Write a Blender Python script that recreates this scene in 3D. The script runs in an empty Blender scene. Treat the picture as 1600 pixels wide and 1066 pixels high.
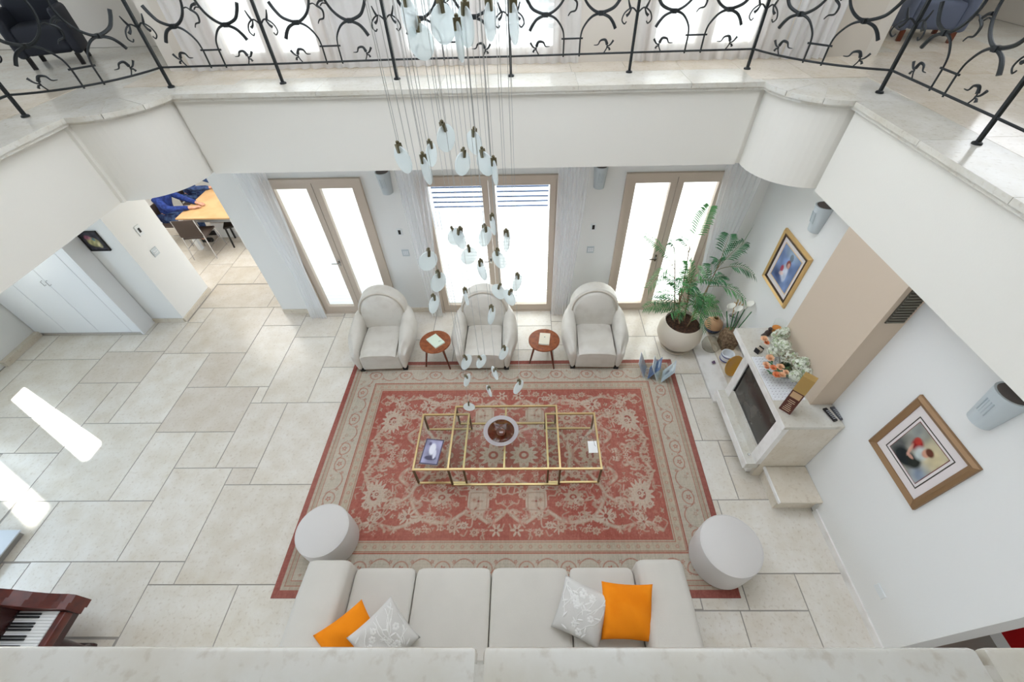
import bpy, bmesh, math, random
import numpy as np
from mathutils import Vector, Matrix, Euler
from mathutils.geometry import tessellate_polygon
PI = math.pi
random.seed(7)
scn = bpy.context.scene
C = scn.collection

# ------------------------------------------------------------------ camera
YAW, PITCH, ROLL, FPX, CX, CY, CAMH = -.0248, .8144, .029, 654.2, 813.9, 535.0, 5.0
def cam_axes():
    f = Vector((math.sin(YAW)*math.cos(PITCH), math.cos(YAW)*math.cos(PITCH), -math.sin(PITCH)))
    r = Vector((math.cos(YAW), -math.sin(YAW), 0)); d = f.cross(r)
    c, s = math.cos(ROLL), math.sin(ROLL)
    return c*r+s*d, -s*r+c*d, f
AR, AD, AF = cam_axes()
cam = bpy.data.cameras.new('camera'); co = bpy.data.objects.new('camera', cam); C.objects.link(co)
M = Matrix((AR, -AD, -AF)).transposed().to_4x4(); M.translation = Vector((0, 0, CAMH)); co.matrix_world = M
cam.sensor_fit = 'HORIZONTAL'; cam.sensor_width = 36; cam.lens = 36*FPX/1600
cam.shift_x = -(CX-800)/1600; cam.shift_y = (CY-533)/1600
cam.clip_start = .02; cam.clip_end = 200
scn.camera = co
def at(px, py, **k):
    "pixel of the 1600 x 1066 photograph -> point on the plane x=, y= or z="
    d = AR*((px-CX)/FPX) + AD*((py-CY)/FPX) + AF
    (ax, v), = k.items(); i = 'xyz'.index(ax); c = Vector((0, 0, CAMH))
    return c + d*((v-c[i])/d[i])

# ------------------------------------------------------------------ light
scn.cycles.transparent_max_bounces = 32
w = bpy.data.worlds.new('world'); scn.world = w; w.use_nodes = True
bg = w.node_tree.nodes['Background']; bg.inputs[0].default_value = (.88, .94, 1, 1); bg.inputs[1].default_value = 1.5
scn.view_settings.view_transform = 'Standard'; scn.view_settings.look = 'None'
scn.view_settings.exposure = 1.15; scn.view_settings.gamma = 1; scn.view_settings.use_curve_mapping = False
sun = bpy.data.lights.new('sun', 'SUN'); sun.energy = 8; sun.angle = .03; sun.color = (1, .96, .9)
so = bpy.data.objects.new('sun', sun); C.objects.link(so); so.rotation_euler = Vector((.703, -.375, -.602)).to_track_quat('-Z', 'Y').to_euler()
def area(name, loc, rot, sx, sy, e, col=(1, 1, 1)):
    l = bpy.data.lights.new(name, 'AREA'); l.shape = 'RECTANGLE'; l.size = sx; l.size_y = sy; l.energy = e; l.color = col
    o = bpy.data.objects.new(name, l); C.objects.link(o); o.location = loc; o.rotation_euler = rot
    return o
area('skylight_fill', (-.5, 3.3, 6.45), (0, 0, 0), 5.6, 3.0, 24, (.95, .97, 1))  # area light added below the unseen skylight to top up its light
area('left_fill', (-8.2, .2, 1.4), (0, math.radians(-90), 0), 2.2, 4.2, 58, (.60, .78, 1))  # bluish fill lamp, added in front of a solid stretch of the left wall
area('rear_fill', (-1.0, -2.8, 1.5), (math.radians(90), 0, 0), 6.5, 2.2, 34, (.96, .98, 1))  # added fill behind the camera; the front wall has no window
area('gallery_fill_left', (-8.4, 4.2, 5.2), (0, math.radians(-90), 0), 2, 4, 32, (.80, .89, 1))  # unseen lamp put in to lift the gallery; no opening in this wall
area('gallery_fill_right', (6.7, 5.2, 5.4), (0, math.radians(90), 0), 1.6, 3, 18, (.88, .93, 1))  # counterpart on the closed right wall, likewise added to brighten the gallery
area('dining_light', (-6.6, 7.6, 2.7), (0, 0, 0), 2, 2, 26, (1, .98, .95))

# ------------------------------------------------------------------ materials
def lin(c):
    f = lambda v: v/12.92 if v <= .04045 else ((v+.055)/1.055)**2.4
    return tuple(f(v/255) for v in c)+(1,)
def nmat(name, rgb, rough=.5, metal=0, spec=.5, alpha=None, noise=None, bump=None, coat=0, trans=0, ior=1.45, sheen=0):
    m = bpy.data.materials.new(name); m.use_nodes = True; nt = m.node_tree; b = nt.nodes['Principled BSDF']
    c = lin(rgb) if max(rgb) > 1.0 else tuple(rgb)+(1,)
    b.inputs['Base Color'].default_value = c; b.inputs['Roughness'].default_value = rough
    b.inputs['Metallic'].default_value = metal; b.inputs['Specular IOR Level'].default_value = spec
    b.inputs['Coat Weight'].default_value = coat; b.inputs['Transmission Weight'].default_value = trans; b.inputs['IOR'].default_value = ior
    b.inputs['Sheen Weight'].default_value = sheen
    if noise or bump:
        g = nt.nodes.new('ShaderNodeNewGeometry')
    if noise:
        sc, rgb2, lo, hi = noise
        n = nt.nodes.new('ShaderNodeTexNoise'); n.inputs['Scale'].default_value = sc; n.inputs['Detail'].default_value = 5
        r = nt.nodes.new('ShaderNodeMapRange'); r.inputs[1].default_value = lo; r.inputs[2].default_value = hi
        x = nt.nodes.new('ShaderNodeMix'); x.data_type = 'RGBA'; x.inputs[6].default_value = c; x.inputs[7].default_value = lin(rgb2)
        nt.links.new(g.outputs['Position'], n.inputs['Vector']); nt.links.new(n.outputs[0], r.inputs[0])
        nt.links.new(r.outputs[0], x.inputs[0]); nt.links.new(x.outputs[2], b.inputs['Base Color'])
    if bump:
        n2 = nt.nodes.new('ShaderNodeTexNoise'); n2.inputs['Scale'].default_value = bump[0]; n2.inputs['Detail'].default_value = 3
        bp = nt.nodes.new('ShaderNodeBump'); bp.inputs['Strength'].default_value = bump[1]; bp.inputs['Distance'].default_value = .01
        nt.links.new(g.outputs['Position'], n2.inputs['Vector']); nt.links.new(n2.outputs[0], bp.inputs['Height']); nt.links.new(bp.outputs[0], b.inputs['Normal'])
    return m
def vcmat(name, rough=.9, bumpn=None, spec=.2):
    m = nmat(name, (200, 200, 200), rough, spec=spec, bump=bumpn); nt = m.node_tree
    a = nt.nodes.new('ShaderNodeVertexColor'); a.layer_name = 'col'
    nt.links.new(a.outputs[0], nt.nodes['Principled BSDF'].inputs['Base Color']); return m
def stone(name, tones, rough, bumps=.12, spec=.5):
    m = bpy.data.materials.new(name); m.use_nodes = True; nt = m.node_tree; N = nt.nodes; L = nt.links; b = N['Principled BSDF']
    g = N.new('ShaderNodeNewGeometry'); oi = N.new('ShaderNodeObjectInfo')
    ramp = N.new('ShaderNodeValToRGB'); e = ramp.color_ramp.elements
    e[0].color = lin(tones[0]); e[1].color = lin(tones[-1])
    for i, t in enumerate(tones[1:-1]):
        q = e.new((i+1)/(len(tones)-1)); q.color = lin(t)
    L.new(oi.outputs['Random'], ramp.inputs[0])
    n1 = N.new('ShaderNodeTexNoise'); n1.inputs['Scale'].default_value = 3.2; n1.inputs['Detail'].default_value = 8; n1.inputs['Roughness'].default_value = .62
    n2 = N.new('ShaderNodeTexNoise'); n2.inputs['Scale'].default_value = 30; n2.inputs['Detail'].default_value = 5
    add = N.new('ShaderNodeVectorMath'); add.operation = 'ADD'
    sc = N.new('ShaderNodeVectorMath'); sc.operation = 'SCALE'; sc.inputs[3].default_value = 37
    cb = N.new('ShaderNodeCombineXYZ'); L.new(oi.outputs['Random'], cb.inputs[0]); L.new(oi.outputs['Random'], cb.inputs[1]); L.new(cb.outputs[0], sc.inputs[0])
    L.new(g.outputs['Position'], add.inputs[0]); L.new(sc.outputs[0], add.inputs[1])
    L.new(add.outputs[0], n1.inputs['Vector']); L.new(add.outputs[0], n2.inputs['Vector'])
    r = N.new('ShaderNodeMapRange'); r.inputs[1].default_value = .35; r.inputs[2].default_value = .7; L.new(n1.outputs[0], r.inputs[0])
    x = N.new('ShaderNodeMix'); x.data_type = 'RGBA'; x.blend_type = 'MULTIPLY'; x.inputs[7].default_value = lin((240, 235, 226))
    L.new(r.outputs[0], x.inputs[0]); L.new(ramp.outputs[0], x.inputs[6])
    r2 = N.new('ShaderNodeMapRange'); r2.inputs[1].default_value = .56; r2.inputs[2].default_value = .74; r2.inputs[4].default_value = .42; L.new(n2.outputs[0], r2.inputs[0])
    y = N.new('ShaderNodeMix'); y.data_type = 'RGBA'; y.blend_type = 'MULTIPLY'; y.inputs[7].default_value = lin((206, 192, 174))
    L.new(r2.outputs[0], y.inputs[0]); L.new(x.outputs[2], y.inputs[6]); L.new(y.outputs[2], b.inputs['Base Color'])
    b.inputs['Roughness'].default_value = rough; b.inputs['Specular IOR Level'].default_value = spec
    bp = N.new('ShaderNodeBump'); bp.inputs['Strength'].default_value = bumps; bp.inputs['Distance'].default_value = .004
    L.new(n1.outputs[0], bp.inputs['Height']); L.new(bp.outputs[0], b.inputs['Normal'])
    return m
def glassmat(name, tint=(.97, .99, .98), refl=.08, rough=.02, milk=0):
    m = bpy.data.materials.new(name); m.use_nodes = True; nt = m.node_tree; N = nt.nodes; L = nt.links
    N.remove(N['Principled BSDF']); out = N['Material Output']
    t = N.new('ShaderNodeBsdfTransparent'); t.inputs[0].default_value = tint+(1,)
    g = N.new('ShaderNodeBsdfGlossy'); g.inputs['Roughness'].default_value = rough
    fr = N.new('ShaderNodeFresnel'); fr.inputs[0].default_value = 1.45
    gm = N.new('ShaderNodeNewGeometry'); sb = N.new('ShaderNodeMath'); sb.operation = 'SUBTRACT'; sb.inputs[0].default_value = 1; L.new(gm.outputs['Backfacing'], sb.inputs[1])
    ml = N.new('ShaderNodeMath'); ml.operation = 'MULTIPLY'; L.new(fr.outputs[0], ml.inputs[0]); L.new(sb.outputs[0], ml.inputs[1])
    mx = N.new('ShaderNodeMixShader'); L.new(ml.outputs[0], mx.inputs[0]); L.new(t.outputs[0], mx.inputs[1]); L.new(g.outputs[0], mx.inputs[2])
    last = mx
    if milk:
        d = N.new('ShaderNodeBsdfDiffuse'); d.inputs[0].default_value = (.90, .96, .97, 1)
        tr = N.new('ShaderNodeBsdfTranslucent'); tr.inputs[0].default_value = (.90, .96, .97, 1)
        m2 = N.new('ShaderNodeMixShader'); m2.inputs[0].default_value = .5; L.new(d.outputs[0], m2.inputs[1]); L.new(tr.outputs[0], m2.inputs[2])
        m3 = N.new('ShaderNodeMixShader'); m3.inputs[0].default_value = milk; L.new(mx.outputs[0], m3.inputs[1]); L.new(m2.outputs[0], m3.inputs[2]); last = m3
    L.new(last.outputs[0], out.inputs[0]); return m
def translucent(name, t=.75):
    m = bpy.data.materials.new(name); m.use_nodes = True; nt = m.node_tree; N = nt.nodes; L = nt.links
    N.remove(N['Principled BSDF']); out = N['Material Output']
    d = N.new('ShaderNodeBsdfDiffuse'); d.inputs[0].default_value = (.85, .86, .88, 1)
    tr = N.new('ShaderNodeBsdfTranslucent'); tr.inputs[0].default_value = (.92, .95, 1, 1)
    a = N.new('ShaderNodeMixShader'); a.inputs[0].default_value = t; L.new(d.outputs[0], a.inputs[1]); L.new(tr.outputs[0], a.inputs[2]); L.new(a.outputs[0], out.inputs[0]); return m
def sheer(name, opac=.6):
    m = bpy.data.materials.new(name); m.use_nodes = True; nt = m.node_tree; N = nt.nodes; L = nt.links
    N.remove(N['Principled BSDF']); out = N['Material Output']
    d = N.new('ShaderNodeBsdfDiffuse'); d.inputs[0].default_value = (.95, .955, .97, 1)
    tr = N.new('ShaderNodeBsdfTranslucent'); tr.inputs[0].default_value = (.97, .98, 1, 1)
    t = N.new('ShaderNodeBsdfTransparent')
    a = N.new('ShaderNodeMixShader'); a.inputs[0].default_value = .6; L.new(d.outputs[0], a.inputs[1]); L.new(tr.outputs[0], a.inputs[2])
    b = N.new('ShaderNodeMixShader'); b.inputs[0].default_value = opac; L.new(t.outputs[0], b.inputs[1]); L.new(a.outputs[0], b.inputs[2])
    L.new(b.outputs[0], out.inputs[0]); return m

WALL = nmat('wall_paint', (233, 233, 230), .75, bump=(60, .05))
WALLB = nmat('beige_wall_paint', (203, 186, 166), .8, bump=(60, .05))
CEIL = nmat('ceiling_paint', (232, 230, 226), .8)
TILE = stone('limestone_tile', [(227, 222, 212), (217, 209, 198), (233, 229, 221), (223, 217, 207), (230, 226, 217)], .2)
GROUT = nmat('grout', (158, 152, 144), .8)
LEDGE = stone('ledge_stone', [(210, 208, 199), (216, 214, 206)], .2)
UPT = stone('upper_floor_stone', [(222, 212, 196), (226, 218, 204)], .12)
MARBLE = stone('fireplace_marble', [(220, 211, 196), (226, 218, 204)], .25)
MWHITE = nmat('white_marble', (238, 236, 232), .25, noise=(5, (220, 216, 210), .45, .7))
WOODF = nmat('taupe_window_wood', (200, 185, 169), .45)
WHITE = nmat('white_lacquer', (236, 238, 240), .3)
IRON = nmat('wrought_iron', (38, 42, 44), .5, metal=.3, bump=(90, .15))
LEATHER = nmat('cream_leather', (208, 203, 193), .38, noise=(6, (200, 194, 183), .45, .65), bump=(120, .08))
LEATHD = nmat('leather_piping', (196, 186, 170), .4)
FABRIC = nmat('offwhite_upholstery', (214, 209, 200), .85, noise=(3, (210, 205, 196), .4, .7), bump=(220, .15), spec=.2)
FABW = nmat('white_pouf_leather', (214, 210, 206), .55, bump=(200, .05))
DARK = nmat('dark_rubber', (30, 28, 27), .6)
ORANGE = nmat('orange_cotton', (250, 146, 28), .85, noise=(5, (246, 138, 22), .45, .65), bump=(260, .2), spec=.15)
LACE = nmat('embroidered_linen', (216, 213, 208), .85, bump=(150, .25), spec=.15)
LACEW = nmat('white_embroidery', (238, 236, 232), .8, bump=(200, .3), spec=.15)
BRASS = nmat('brushed_brass', (214, 190, 138), .28, metal=.85)
BRASSD = nmat('dark_brass', (120, 104, 76), .4, metal=.7)
GLASS = glassmat('clear_glass')
TGLASS = glassmat('table_glass', (.95, .97, .96))
DROP = glassmat('frosted_drop_glass', milk=.62, rough=.1)
LILAC = glassmat('lilac_glass', (.9, .86, .95), milk=.45)
AMBER = glassmat('smoky_amber_glass', (.55, .40, .30))
SHEER = sheer('sheer_curtain'); SHEER2 = sheer('denser_curtain', .8)
WOOD = nmat('walnut_wood', (150, 84, 46), .35, noise=(18, (122, 62, 32), .4, .65))
WOODR = nmat('dark_walnut_leg', (104, 52, 32), .35)
MAHOG = nmat('mahogany', (98, 34, 20), .3, noise=(14, (70, 22, 14), .35, .7), coat=.2)
MAHOGD = nmat('dark_mahogany', (48, 14, 12), .25, coat=.3)
IVORY = nmat('ivory_key', (240, 240, 238), .25)
EBONY = nmat('ebony_key', (18, 18, 20), .3)
GOLD = nmat('gold_frame_wood', (218, 182, 122), .35, metal=.3)
BRONZE = nmat('bronze_frame_wood', (146, 114, 80), .45, metal=.25)
ROPE = nmat('dark_rope_trim', (70, 52, 36), .6)
MATB = nmat('picture_mat', (226, 218, 216), .8)
MATL = nmat('dark_mat_line', (66, 62, 52), .7)
SPK = nmat('pale_blue_plastic', (196, 204, 207), .5)
SPKD = nmat('speaker_opening', (92, 84, 80), .7)
POT = nmat('cream_ceramic', (214, 204, 188), .35)
SOIL = nmat('potting_soil', (52, 36, 28), .95, noise=(40, (84, 56, 40), .4, .6), bump=(60, .8))
LEAF = nmat('palm_leaf', (62, 126, 62), .5, noise=(7, (98, 156, 96), .35, .65))
LEAFD = nmat('dark_leaf', (40, 92, 54), .5, noise=(9, (70, 128, 84), .4, .6))
STEM = nmat('plant_stem', (110, 104, 66), .6)
BARK = nmat('cane', (130, 104, 78), .7)
GRILLE = nmat('vent_grille', (112, 108, 96), .6)
CHROME = nmat('chrome', (200, 200, 200), .15, metal=1)
FIRE = nmat('fire_glass', (46, 44, 42), .14, noise=(4, (80, 76, 70), .45, .7), spec=.8)
PALEW = nmat('pale_flower', (236, 240, 224), .8)
PALEW2 = nmat('greenish_flower', (178, 194, 150), .8)
PEACH = nmat('peach_rose', (248, 204, 166), .7)
PEACHD = nmat('orange_rose', (238, 152, 104), .7)
SLATE = nmat('slate_upholstery', (96, 104, 124), .8)
NAVY = nmat('dark_navy', (34, 38, 48), .7)
DENIM = nmat('blue_sweater', (42, 66, 138), .9, bump=(120, .4), noise=(20, (30, 48, 108), .4, .6))
JEANS = nmat('denim', (70, 96, 140), .9, noise=(12, (34, 46, 86), .4, .62))
SKIN = nmat('skin', (208, 158, 136), .5)
HAIR = nmat('brown_hair', (60, 42, 32), .7)
OAK = nmat('oak_table', (222, 184, 134), .4, noise=(3, (208, 166, 116), .4, .65))
BROWNM = nmat('brown_mesh_fabric', (78, 66, 60), .7)
SHUT = translucent('sunlit_shutter', .8); SKYP = translucent('opal_glazing', .7)
TERR = nmat('terrace_stone', (235, 232, 226), .8)
LOUV = nmat('exterior_louver', (120, 140, 176), .6)
BLIND = nmat('white_blind', (236, 238, 240), .7)

# ------------------------------------------------------------------ mesh builder
class MB:
    def __init__(s): s.v = []; s.f = []; s.c = None
    def add(s, vs, fs):
        n = len(s.v); s.v += [tuple(v) for v in vs]; s.f += [tuple(i+n for i in f) for f in fs]; return s
    def box(s, x0, x1, y0, y1, z0, z1):
        vs = [(x, y, z) for z in (z0, z1) for y in (y0, y1) for x in (x0, x1)]
        return s.add(vs, [(0, 2, 3, 1), (4, 5, 7, 6), (0, 1, 5, 4), (2, 6, 7, 3), (0, 4, 6, 2), (1, 3, 7, 5)])
    def rbox(s, x0, x1, y0, y1, z0, z1, r=.02, seg=3, M=None):
        bm = bmesh.new(); bmesh.ops.create_cube(bm, size=1)
        for v in bm.verts: v.co = Vector(((x0+x1)/2+v.co.x*(x1-x0), (y0+y1)/2+v.co.y*(y1-y0), (z0+z1)/2+v.co.z*(z1-z0)))
        bmesh.ops.bevel(bm, geom=bm.edges[:], offset=r, segments=seg, affect='EDGES', profile=.5)
        bm.verts.index_update()
        s.add([(M @ v.co if M else v.co) for v in bm.verts], [[v.index for v in f.verts] for f in bm.faces]); bm.free(); return s
    def prism(s, poly, z0, z1, ax='z'):
        n = len(poly)
        def P(p, z): return (p[0], p[1], z) if ax == 'z' else ((p[0], z, p[1]) if ax == 'y' else (z, p[0], p[1]))
        vs = [P(p, z0) for p in poly]+[P(p, z1) for p in poly]
        fs = [tuple(range(n))[::-1], tuple(range(n, 2*n))]+[(i, (i+1) % n, n+(i+1) % n, n+i) for i in range(n)]
        return s.add(vs, fs)
    def lathe(s, prof, cx=0, cy=0, n=32, M=None):
        vs = []; fs = []; m = len(prof)
        for i in range(n):
            a = 2*PI*i/n
            for r, z in prof:
                v = Vector((cx+r*math.cos(a), cy+r*math.sin(a), z)); vs.append(M @ v if M else v)
        for i in range(n):
            for j in range(m-1):
                fs.append((i*m+j, ((i+1) % n)*m+j, ((i+1) % n)*m+j+1, i*m+j+1))
        return s.add(vs, fs)
    def tube(s, pts, rad, n=8, cap=True, flat=None):
        pts = [Vector(p) for p in pts]; m = len(pts)
        rr = rad if isinstance(rad, (list, tuple)) else [rad]*m
        vs = []; fs = []; prev = None
        for i, p in enumerate(pts):
            t = (pts[min(i+1, m-1)]-pts[max(i-1, 0)]); t = t.normalized() if t.length > 1e-9 else Vector((0, 0, 1))
            if prev is None:
                u = t.orthogonal().normalized()
            else:
                u = prev-t*prev.dot(t); u = u.normalized() if u.length > 1e-6 else t.orthogonal().normalized()
            prev = u; q = t.cross(u)
            for k in range(n):
                a = 2*PI*k/n; vs.append(p+(u*math.cos(a)+q*math.sin(a))*rr[i])
        for i in range(m-1):
            for k in range(n):
                fs.append((i*n+k, i*n+(k+1) % n, (i+1)*n+(k+1) % n, (i+1)*n+k))
        if cap: fs += [tuple(range(n))[::-1], tuple(range((m-1)*n, m*n))]
        return s.add(vs, fs)
    def bar(s, a, b, wx, wy=None):
        "square bar between two points"
        wy = wy or wx; a = Vector(a); b = Vector(b); t = (b-a).normalized()
        u = Vector((0, 0, 1)).cross(t); u = u.normalized() if u.length > 1e-4 else Vector((1, 0, 0)); q = t.cross(u)
        vs = [p+u*sx*wx/2+q*sy*wy/2 for p in (a, b) for sx, sy in ((-1, -1), (1, -1), (1, 1), (-1, 1))]
        return s.add(vs, [(3, 2, 1, 0), (4, 5, 6, 7), (0, 1, 5, 4), (1, 2, 6, 5), (2, 3, 7, 6), (3, 0, 4, 7)])
    def loft(s, rings, closed=True, cap=True):
        m = len(rings[0]); vs = [p for r in rings for p in r]; fs = []
        for i in range(len(rings)-1):
            for k in range(m if closed else m-1):
                fs.append((i*m+k, i*m+(k+1) % m, (i+1)*m+(k+1) % m, (i+1)*m+k))
        if cap: fs += [tuple(range(m))[::-1], tuple(range((len(rings)-1)*m, len(rings)*m))]
        return s.add(vs, fs)
    def sphere(s, c, r, n=12, m=8, sc=(1, 1, 1)):
        prof = []
        for j in range(m+1):
            a = -PI/2+PI*j/m; prof.append((max(1e-4, math.cos(a)*r), math.sin(a)*r))
        k = MB().lathe(prof, n=n)
        return s.add([(c[0]+x*sc[0], c[1]+y*sc[1], c[2]+z*sc[2]) for x, y, z in k.v], k.f)
    def quad(s, a, b, c, d): return s.add([a, b, c, d], [(0, 1, 2, 3)])

def xf(mb, M):
    mb.v = [tuple(M @ Vector(v)) for v in mb.v]; return mb
def wloc(o):
    v = Vector((0, 0, 0))
    while o: v += o.location; o = o.parent
    return v
def build(name, mb, mat, parent=None, world=True, smooth=True, label=None, kind=None, sub=0, vcol=None, ang=38):
    off = wloc(parent) if (parent and world) else Vector((0, 0, 0))
    me = bpy.data.meshes.new(name)
    me.from_pydata([tuple(Vector(v)-off) for v in mb.v], [], mb.f)
    bm = bmesh.new(); bm.from_mesh(me); bmesh.ops.recalc_face_normals(bm, faces=bm.faces)
    if smooth:
        for f in bm.faces: f.smooth = True
        lim = math.radians(ang)
        for e in bm.edges:
            if len(e.link_faces) == 2 and e.calc_face_angle(0) > lim and not sub: e.smooth = False
    bm.to_mesh(me); bm.free()
    if mat: me.materials.append(mat)
    if vcol is not None:
        a = me.color_attributes.new('col', 'FLOAT_COLOR', 'POINT'); a.data.foreach_set('color', np.asarray(vcol, dtype=np.float32).ravel())
    o = bpy.data.objects.new(name, me); C.objects.link(o); o.parent = parent
    if sub:
        s = o.modifiers.new('sub', 'SUBSURF'); s.levels = sub; s.render_levels = sub
    if label: o['label'] = label
    if kind: o['kind'] = kind
    return o
def tag(o, label, cat, group=None, kind=None):
    o['label'] = label; o['category'] = cat
    if group: o['group'] = group
    if kind: o['kind'] = kind
    return o
def thing(name, label, cat, loc=(0, 0, 0), group=None, rz=0):
    o = bpy.data.objects.new(name, None); C.objects.link(o); o.location = loc; o.rotation_euler = (0, 0, rz); o.empty_display_size = .1
    return tag(o, label, cat, group)
def struct(name, mb, mat, smooth=False):
    return build(name, mb, mat, smooth=smooth, kind='structure')
def copy_tree(o, parent=None):
    c = o.copy(); C.objects.link(c); c.parent = parent
    for ch in list(o.children): copy_tree(ch, c)
    return c
def piece(name, parent, me, x0, x1, y0, y1, z0, z1):
    "unit cube mesh scaled to a box, child of parent"
    o = bpy.data.objects.new(name, me); C.objects.link(o); o.parent = parent
    o.location = Vector(((x0+x1)/2, (y0+y1)/2, (z0+z1)/2))-wloc(parent); o.scale = (x1-x0, y1-y0, z1-z0)
    return o
def unit(mat):
    me = bpy.data.meshes.new('unit'); b = MB().box(-.5, .5, -.5, .5, -.5, .5); me.from_pydata(b.v, [], b.f); me.materials.append(mat); return me
def arc(cx, cy, r, a0, a1, n): return [(cx+r*math.cos(math.radians(a0+(a1-a0)*i/n)), cy+r*math.sin(math.radians(a0+(a1-a0)*i/n))) for i in range(n+1)]

# ================================================================== STRUCTURE
ZC = 2.79      # ceiling of the lower storey
ZU = 3.66      # top of the upper floor
YW = 5.50      # window wall
# ---- floor and its tiles
floor = struct('floor', MB().box(-8.6, 5.2, -3, 9.8, -.12, -.004), GROUT)
RECT = [(-5.98,-4.73,5.66,6.33),(-5.70,-4.60,4.55,5.66),(-5.98,-5.70,5.28,5.66),(-5.98,-5.70,4.55,5.28),(-6.50,-5.98,4.60,5.31),
(-4.60,-3.93,5.18,5.66),(-4.60,-3.93,3.85,5.18),(-5.20,-4.60,3.85,4.55),(-5.98,-5.20,3.22,4.55),(-3.93,-3.24,3.55,4.89),
(-3.93,-3.24,4.89,5.40),(-3.24,-2.55,4.22,5.36),(-3.24,-2.34,3.55,4.22),(-5.20,-4.08,3.07,3.85),(-4.08,-3.93,3.55,3.85),
(-4.08,-3.53,2.53,3.55),(-3.53,-2.63,2.30,3.55),(-4.63,-4.08,2.53,3.07),(-5.20,-4.63,2.10,3.07),(-4.63,-3.85,1.41,2.53),
(-3.85,-3.53,2.30,2.53),(-3.85,-2.50,1.18,2.30),(-4.13,-3.85,1.18,1.41),(-4.13,-3.14,.44,1.18),(-3.14,-2.3,.44,1.18),
(-6.33,-5.20,2.10,3.22),(-5.81,-4.63,1.41,2.10),(-6.33,-5.81,1.41,2.10),(-5.14,-4.13,.71,1.41),(-5.6,-5.14,.71,1.41),
(-6.95,-5.98,3.95,4.60),(-6.95,-6.33,2.76,3.95),(-6.33,-5.98,3.22,3.95),(-8.05,-6.95,3.33,4.44),(-8.05,-6.95,4.44,5.0),
(-6.95,-6.50,4.60,5.0),(-8.1,-6.95,2.76,3.33),(-7.1,-6.33,2.10,2.76),(-8.4,-8.05,4.44,5.0),(-8.4,-8.05,3.4,4.44),
(2.31,2.63,3.57,4.02),(2.31,3.06,2.88,3.57),(1.88,2.31,2.88,4.02),(2.08,2.63,4.02,4.82),(1.60,1.95,4.82,5.48),(1.95,2.80,4.82,5.48),
(1.48,2.08,4.02,4.82),(1.77,2.51,2.08,2.88),(2.51,3.09,2.65,2.88),(2.51,3.0,2.08,2.65),(2.25,3.32,1.28,2.08),(1.6,2.25,1.28,2.08),
(2.22,2.81,.94,1.28),(2.81,3.32,.47,1.28),(2.12,2.81,.47,.94),(1.65,2.12,.47,.94),(1.75,2.22,.94,1.28)]
def fill(rects, regions, sizes, res=.05, seed=3):
    rnd = random.Random(seed); X0, X1, Y0, Y1 = -8.6, 5.2, -.1, 9.8
    nx, ny = round((X1-X0)/res), round((Y1-Y0)/res); g = np.ones((ny, nx), bool)
    for a, b, c, d in regions: g[round((c-Y0)/res):round((d-Y0)/res), round((a-X0)/res):round((b-X0)/res)] = False
    out = []
    for a, b, c, d in rects: g[round((c-Y0)/res):round((d-Y0)/res), round((a-X0)/res):round((b-X0)/res)] = True
    for j in range(ny):
        for i in range(nx):
            if g[j, i]: continue
            w_, h_ = rnd.choice(sizes); W = max(1, round(w_/res)); H = max(1, round(h_/res)); k = 0
            while i+k < nx and k < W and not g[j, i+k]: k += 1
            r = 0
            while i+k+r < nx and not g[j, i+k+r] and r <= 6: r += 1
            if r <= 5: k += r
            W = k; q = 0
            while j+q < ny and q < H and not g[j+q, i:i+W].any(): q += 1
            r = 0
            while j+q+r < ny and r <= 6 and not g[j+q+r, i:i+W].any(): r += 1
            if r <= 5: q += r
            g[j:j+q, i:i+W] = True; out.append((X0+i*res, X0+(i+W)*res, Y0+j*res, Y0+(j+q)*res))
    return out
reg = [(-8.4, 3.30, .3, 5.5), (-8.4, -4.35, 5.3, 9.5)]
snap = [(round((a+8.6)/.01)*.01-8.6, b, c, d) for a, b, c, d in RECT]
extra = fill(RECT, reg, [(.9, .7), (1.1, .7), (.7, .9), (1.1, 1.1), (.7, .55), (1.1, .8)])
def sub_clip(r):
    # trim filler tiles so they do not run under measured ones
    a, b, c, d = r
    for p in RECT:
        ox = min(b, p[1])-max(a, p[0]); oy = min(d, p[3])-max(c, p[2])
        if ox > 0 and oy > 0:
            if ox < oy:
                if a < p[0]: b = p[0]
                else: a = p[1]
            else:
                if c < p[2]: d = p[2]
                else: c = p[3]
    return a, b, c, d
tme = unit(TILE); G_ = .006
for r in RECT+[sub_clip(e) for e in extra]:
    a, b, c, d = r
    if b-a < .03 or d-c < .03: continue
    if (a > -8.6 and b < -6.03 and c > 5.31 and d < 6.16): continue
    piece('floor_tile', floor, tme, a+G_, b-G_, c+G_, d-G_, -.02, 0.0)

# ---- lower walls
wb = MB(); H0, H1 = 0, ZC
OPEN = [(-3.63, -2.25), (-1.52, .47), (1.345, 2.76)]; WTOP = 2.46
xs = [-4.34]+[v for o in OPEN for v in o]+[3.5]
for i in range(0, len(xs), 2): wb.box(xs[i], xs[i+1], YW, YW+.2, 0, ZC)
for a, b in OPEN: wb.box(a, b, YW, YW+.2, WTOP, ZC)
struct('wall_back', wb, WALL)
struct('wall_right', MB().box(3.32, 3.62, .6, YW, 0, ZC), WALL)
struct('wall_alcove', MB().box(4.45, 4.6, -3, 5.7, 0, ZC), WALL)
wl = MB()
for a, b in ((-3, 3.10), (3.45, 3.98), (4.33, 9.8)): wl.box(-8.6, -8.42, a, b, 0, ZC)
for a, b in ((3.10, 3.45), (3.98, 4.33)): wl.box(-8.6, -8.42, a, b, 0, .55); wl.box(-8.6, -8.42, a, b, 2.3, ZC)
struct('wall_left', wl, WALL)
struct('wall_pier', MB().box(-8.42, -6.03, 5.31, 6.16, 0, ZC), WALL)
wd = MB(); wd.box(-8.6, -4.2, 9.6, 9.8, 0, ZC)
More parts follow.
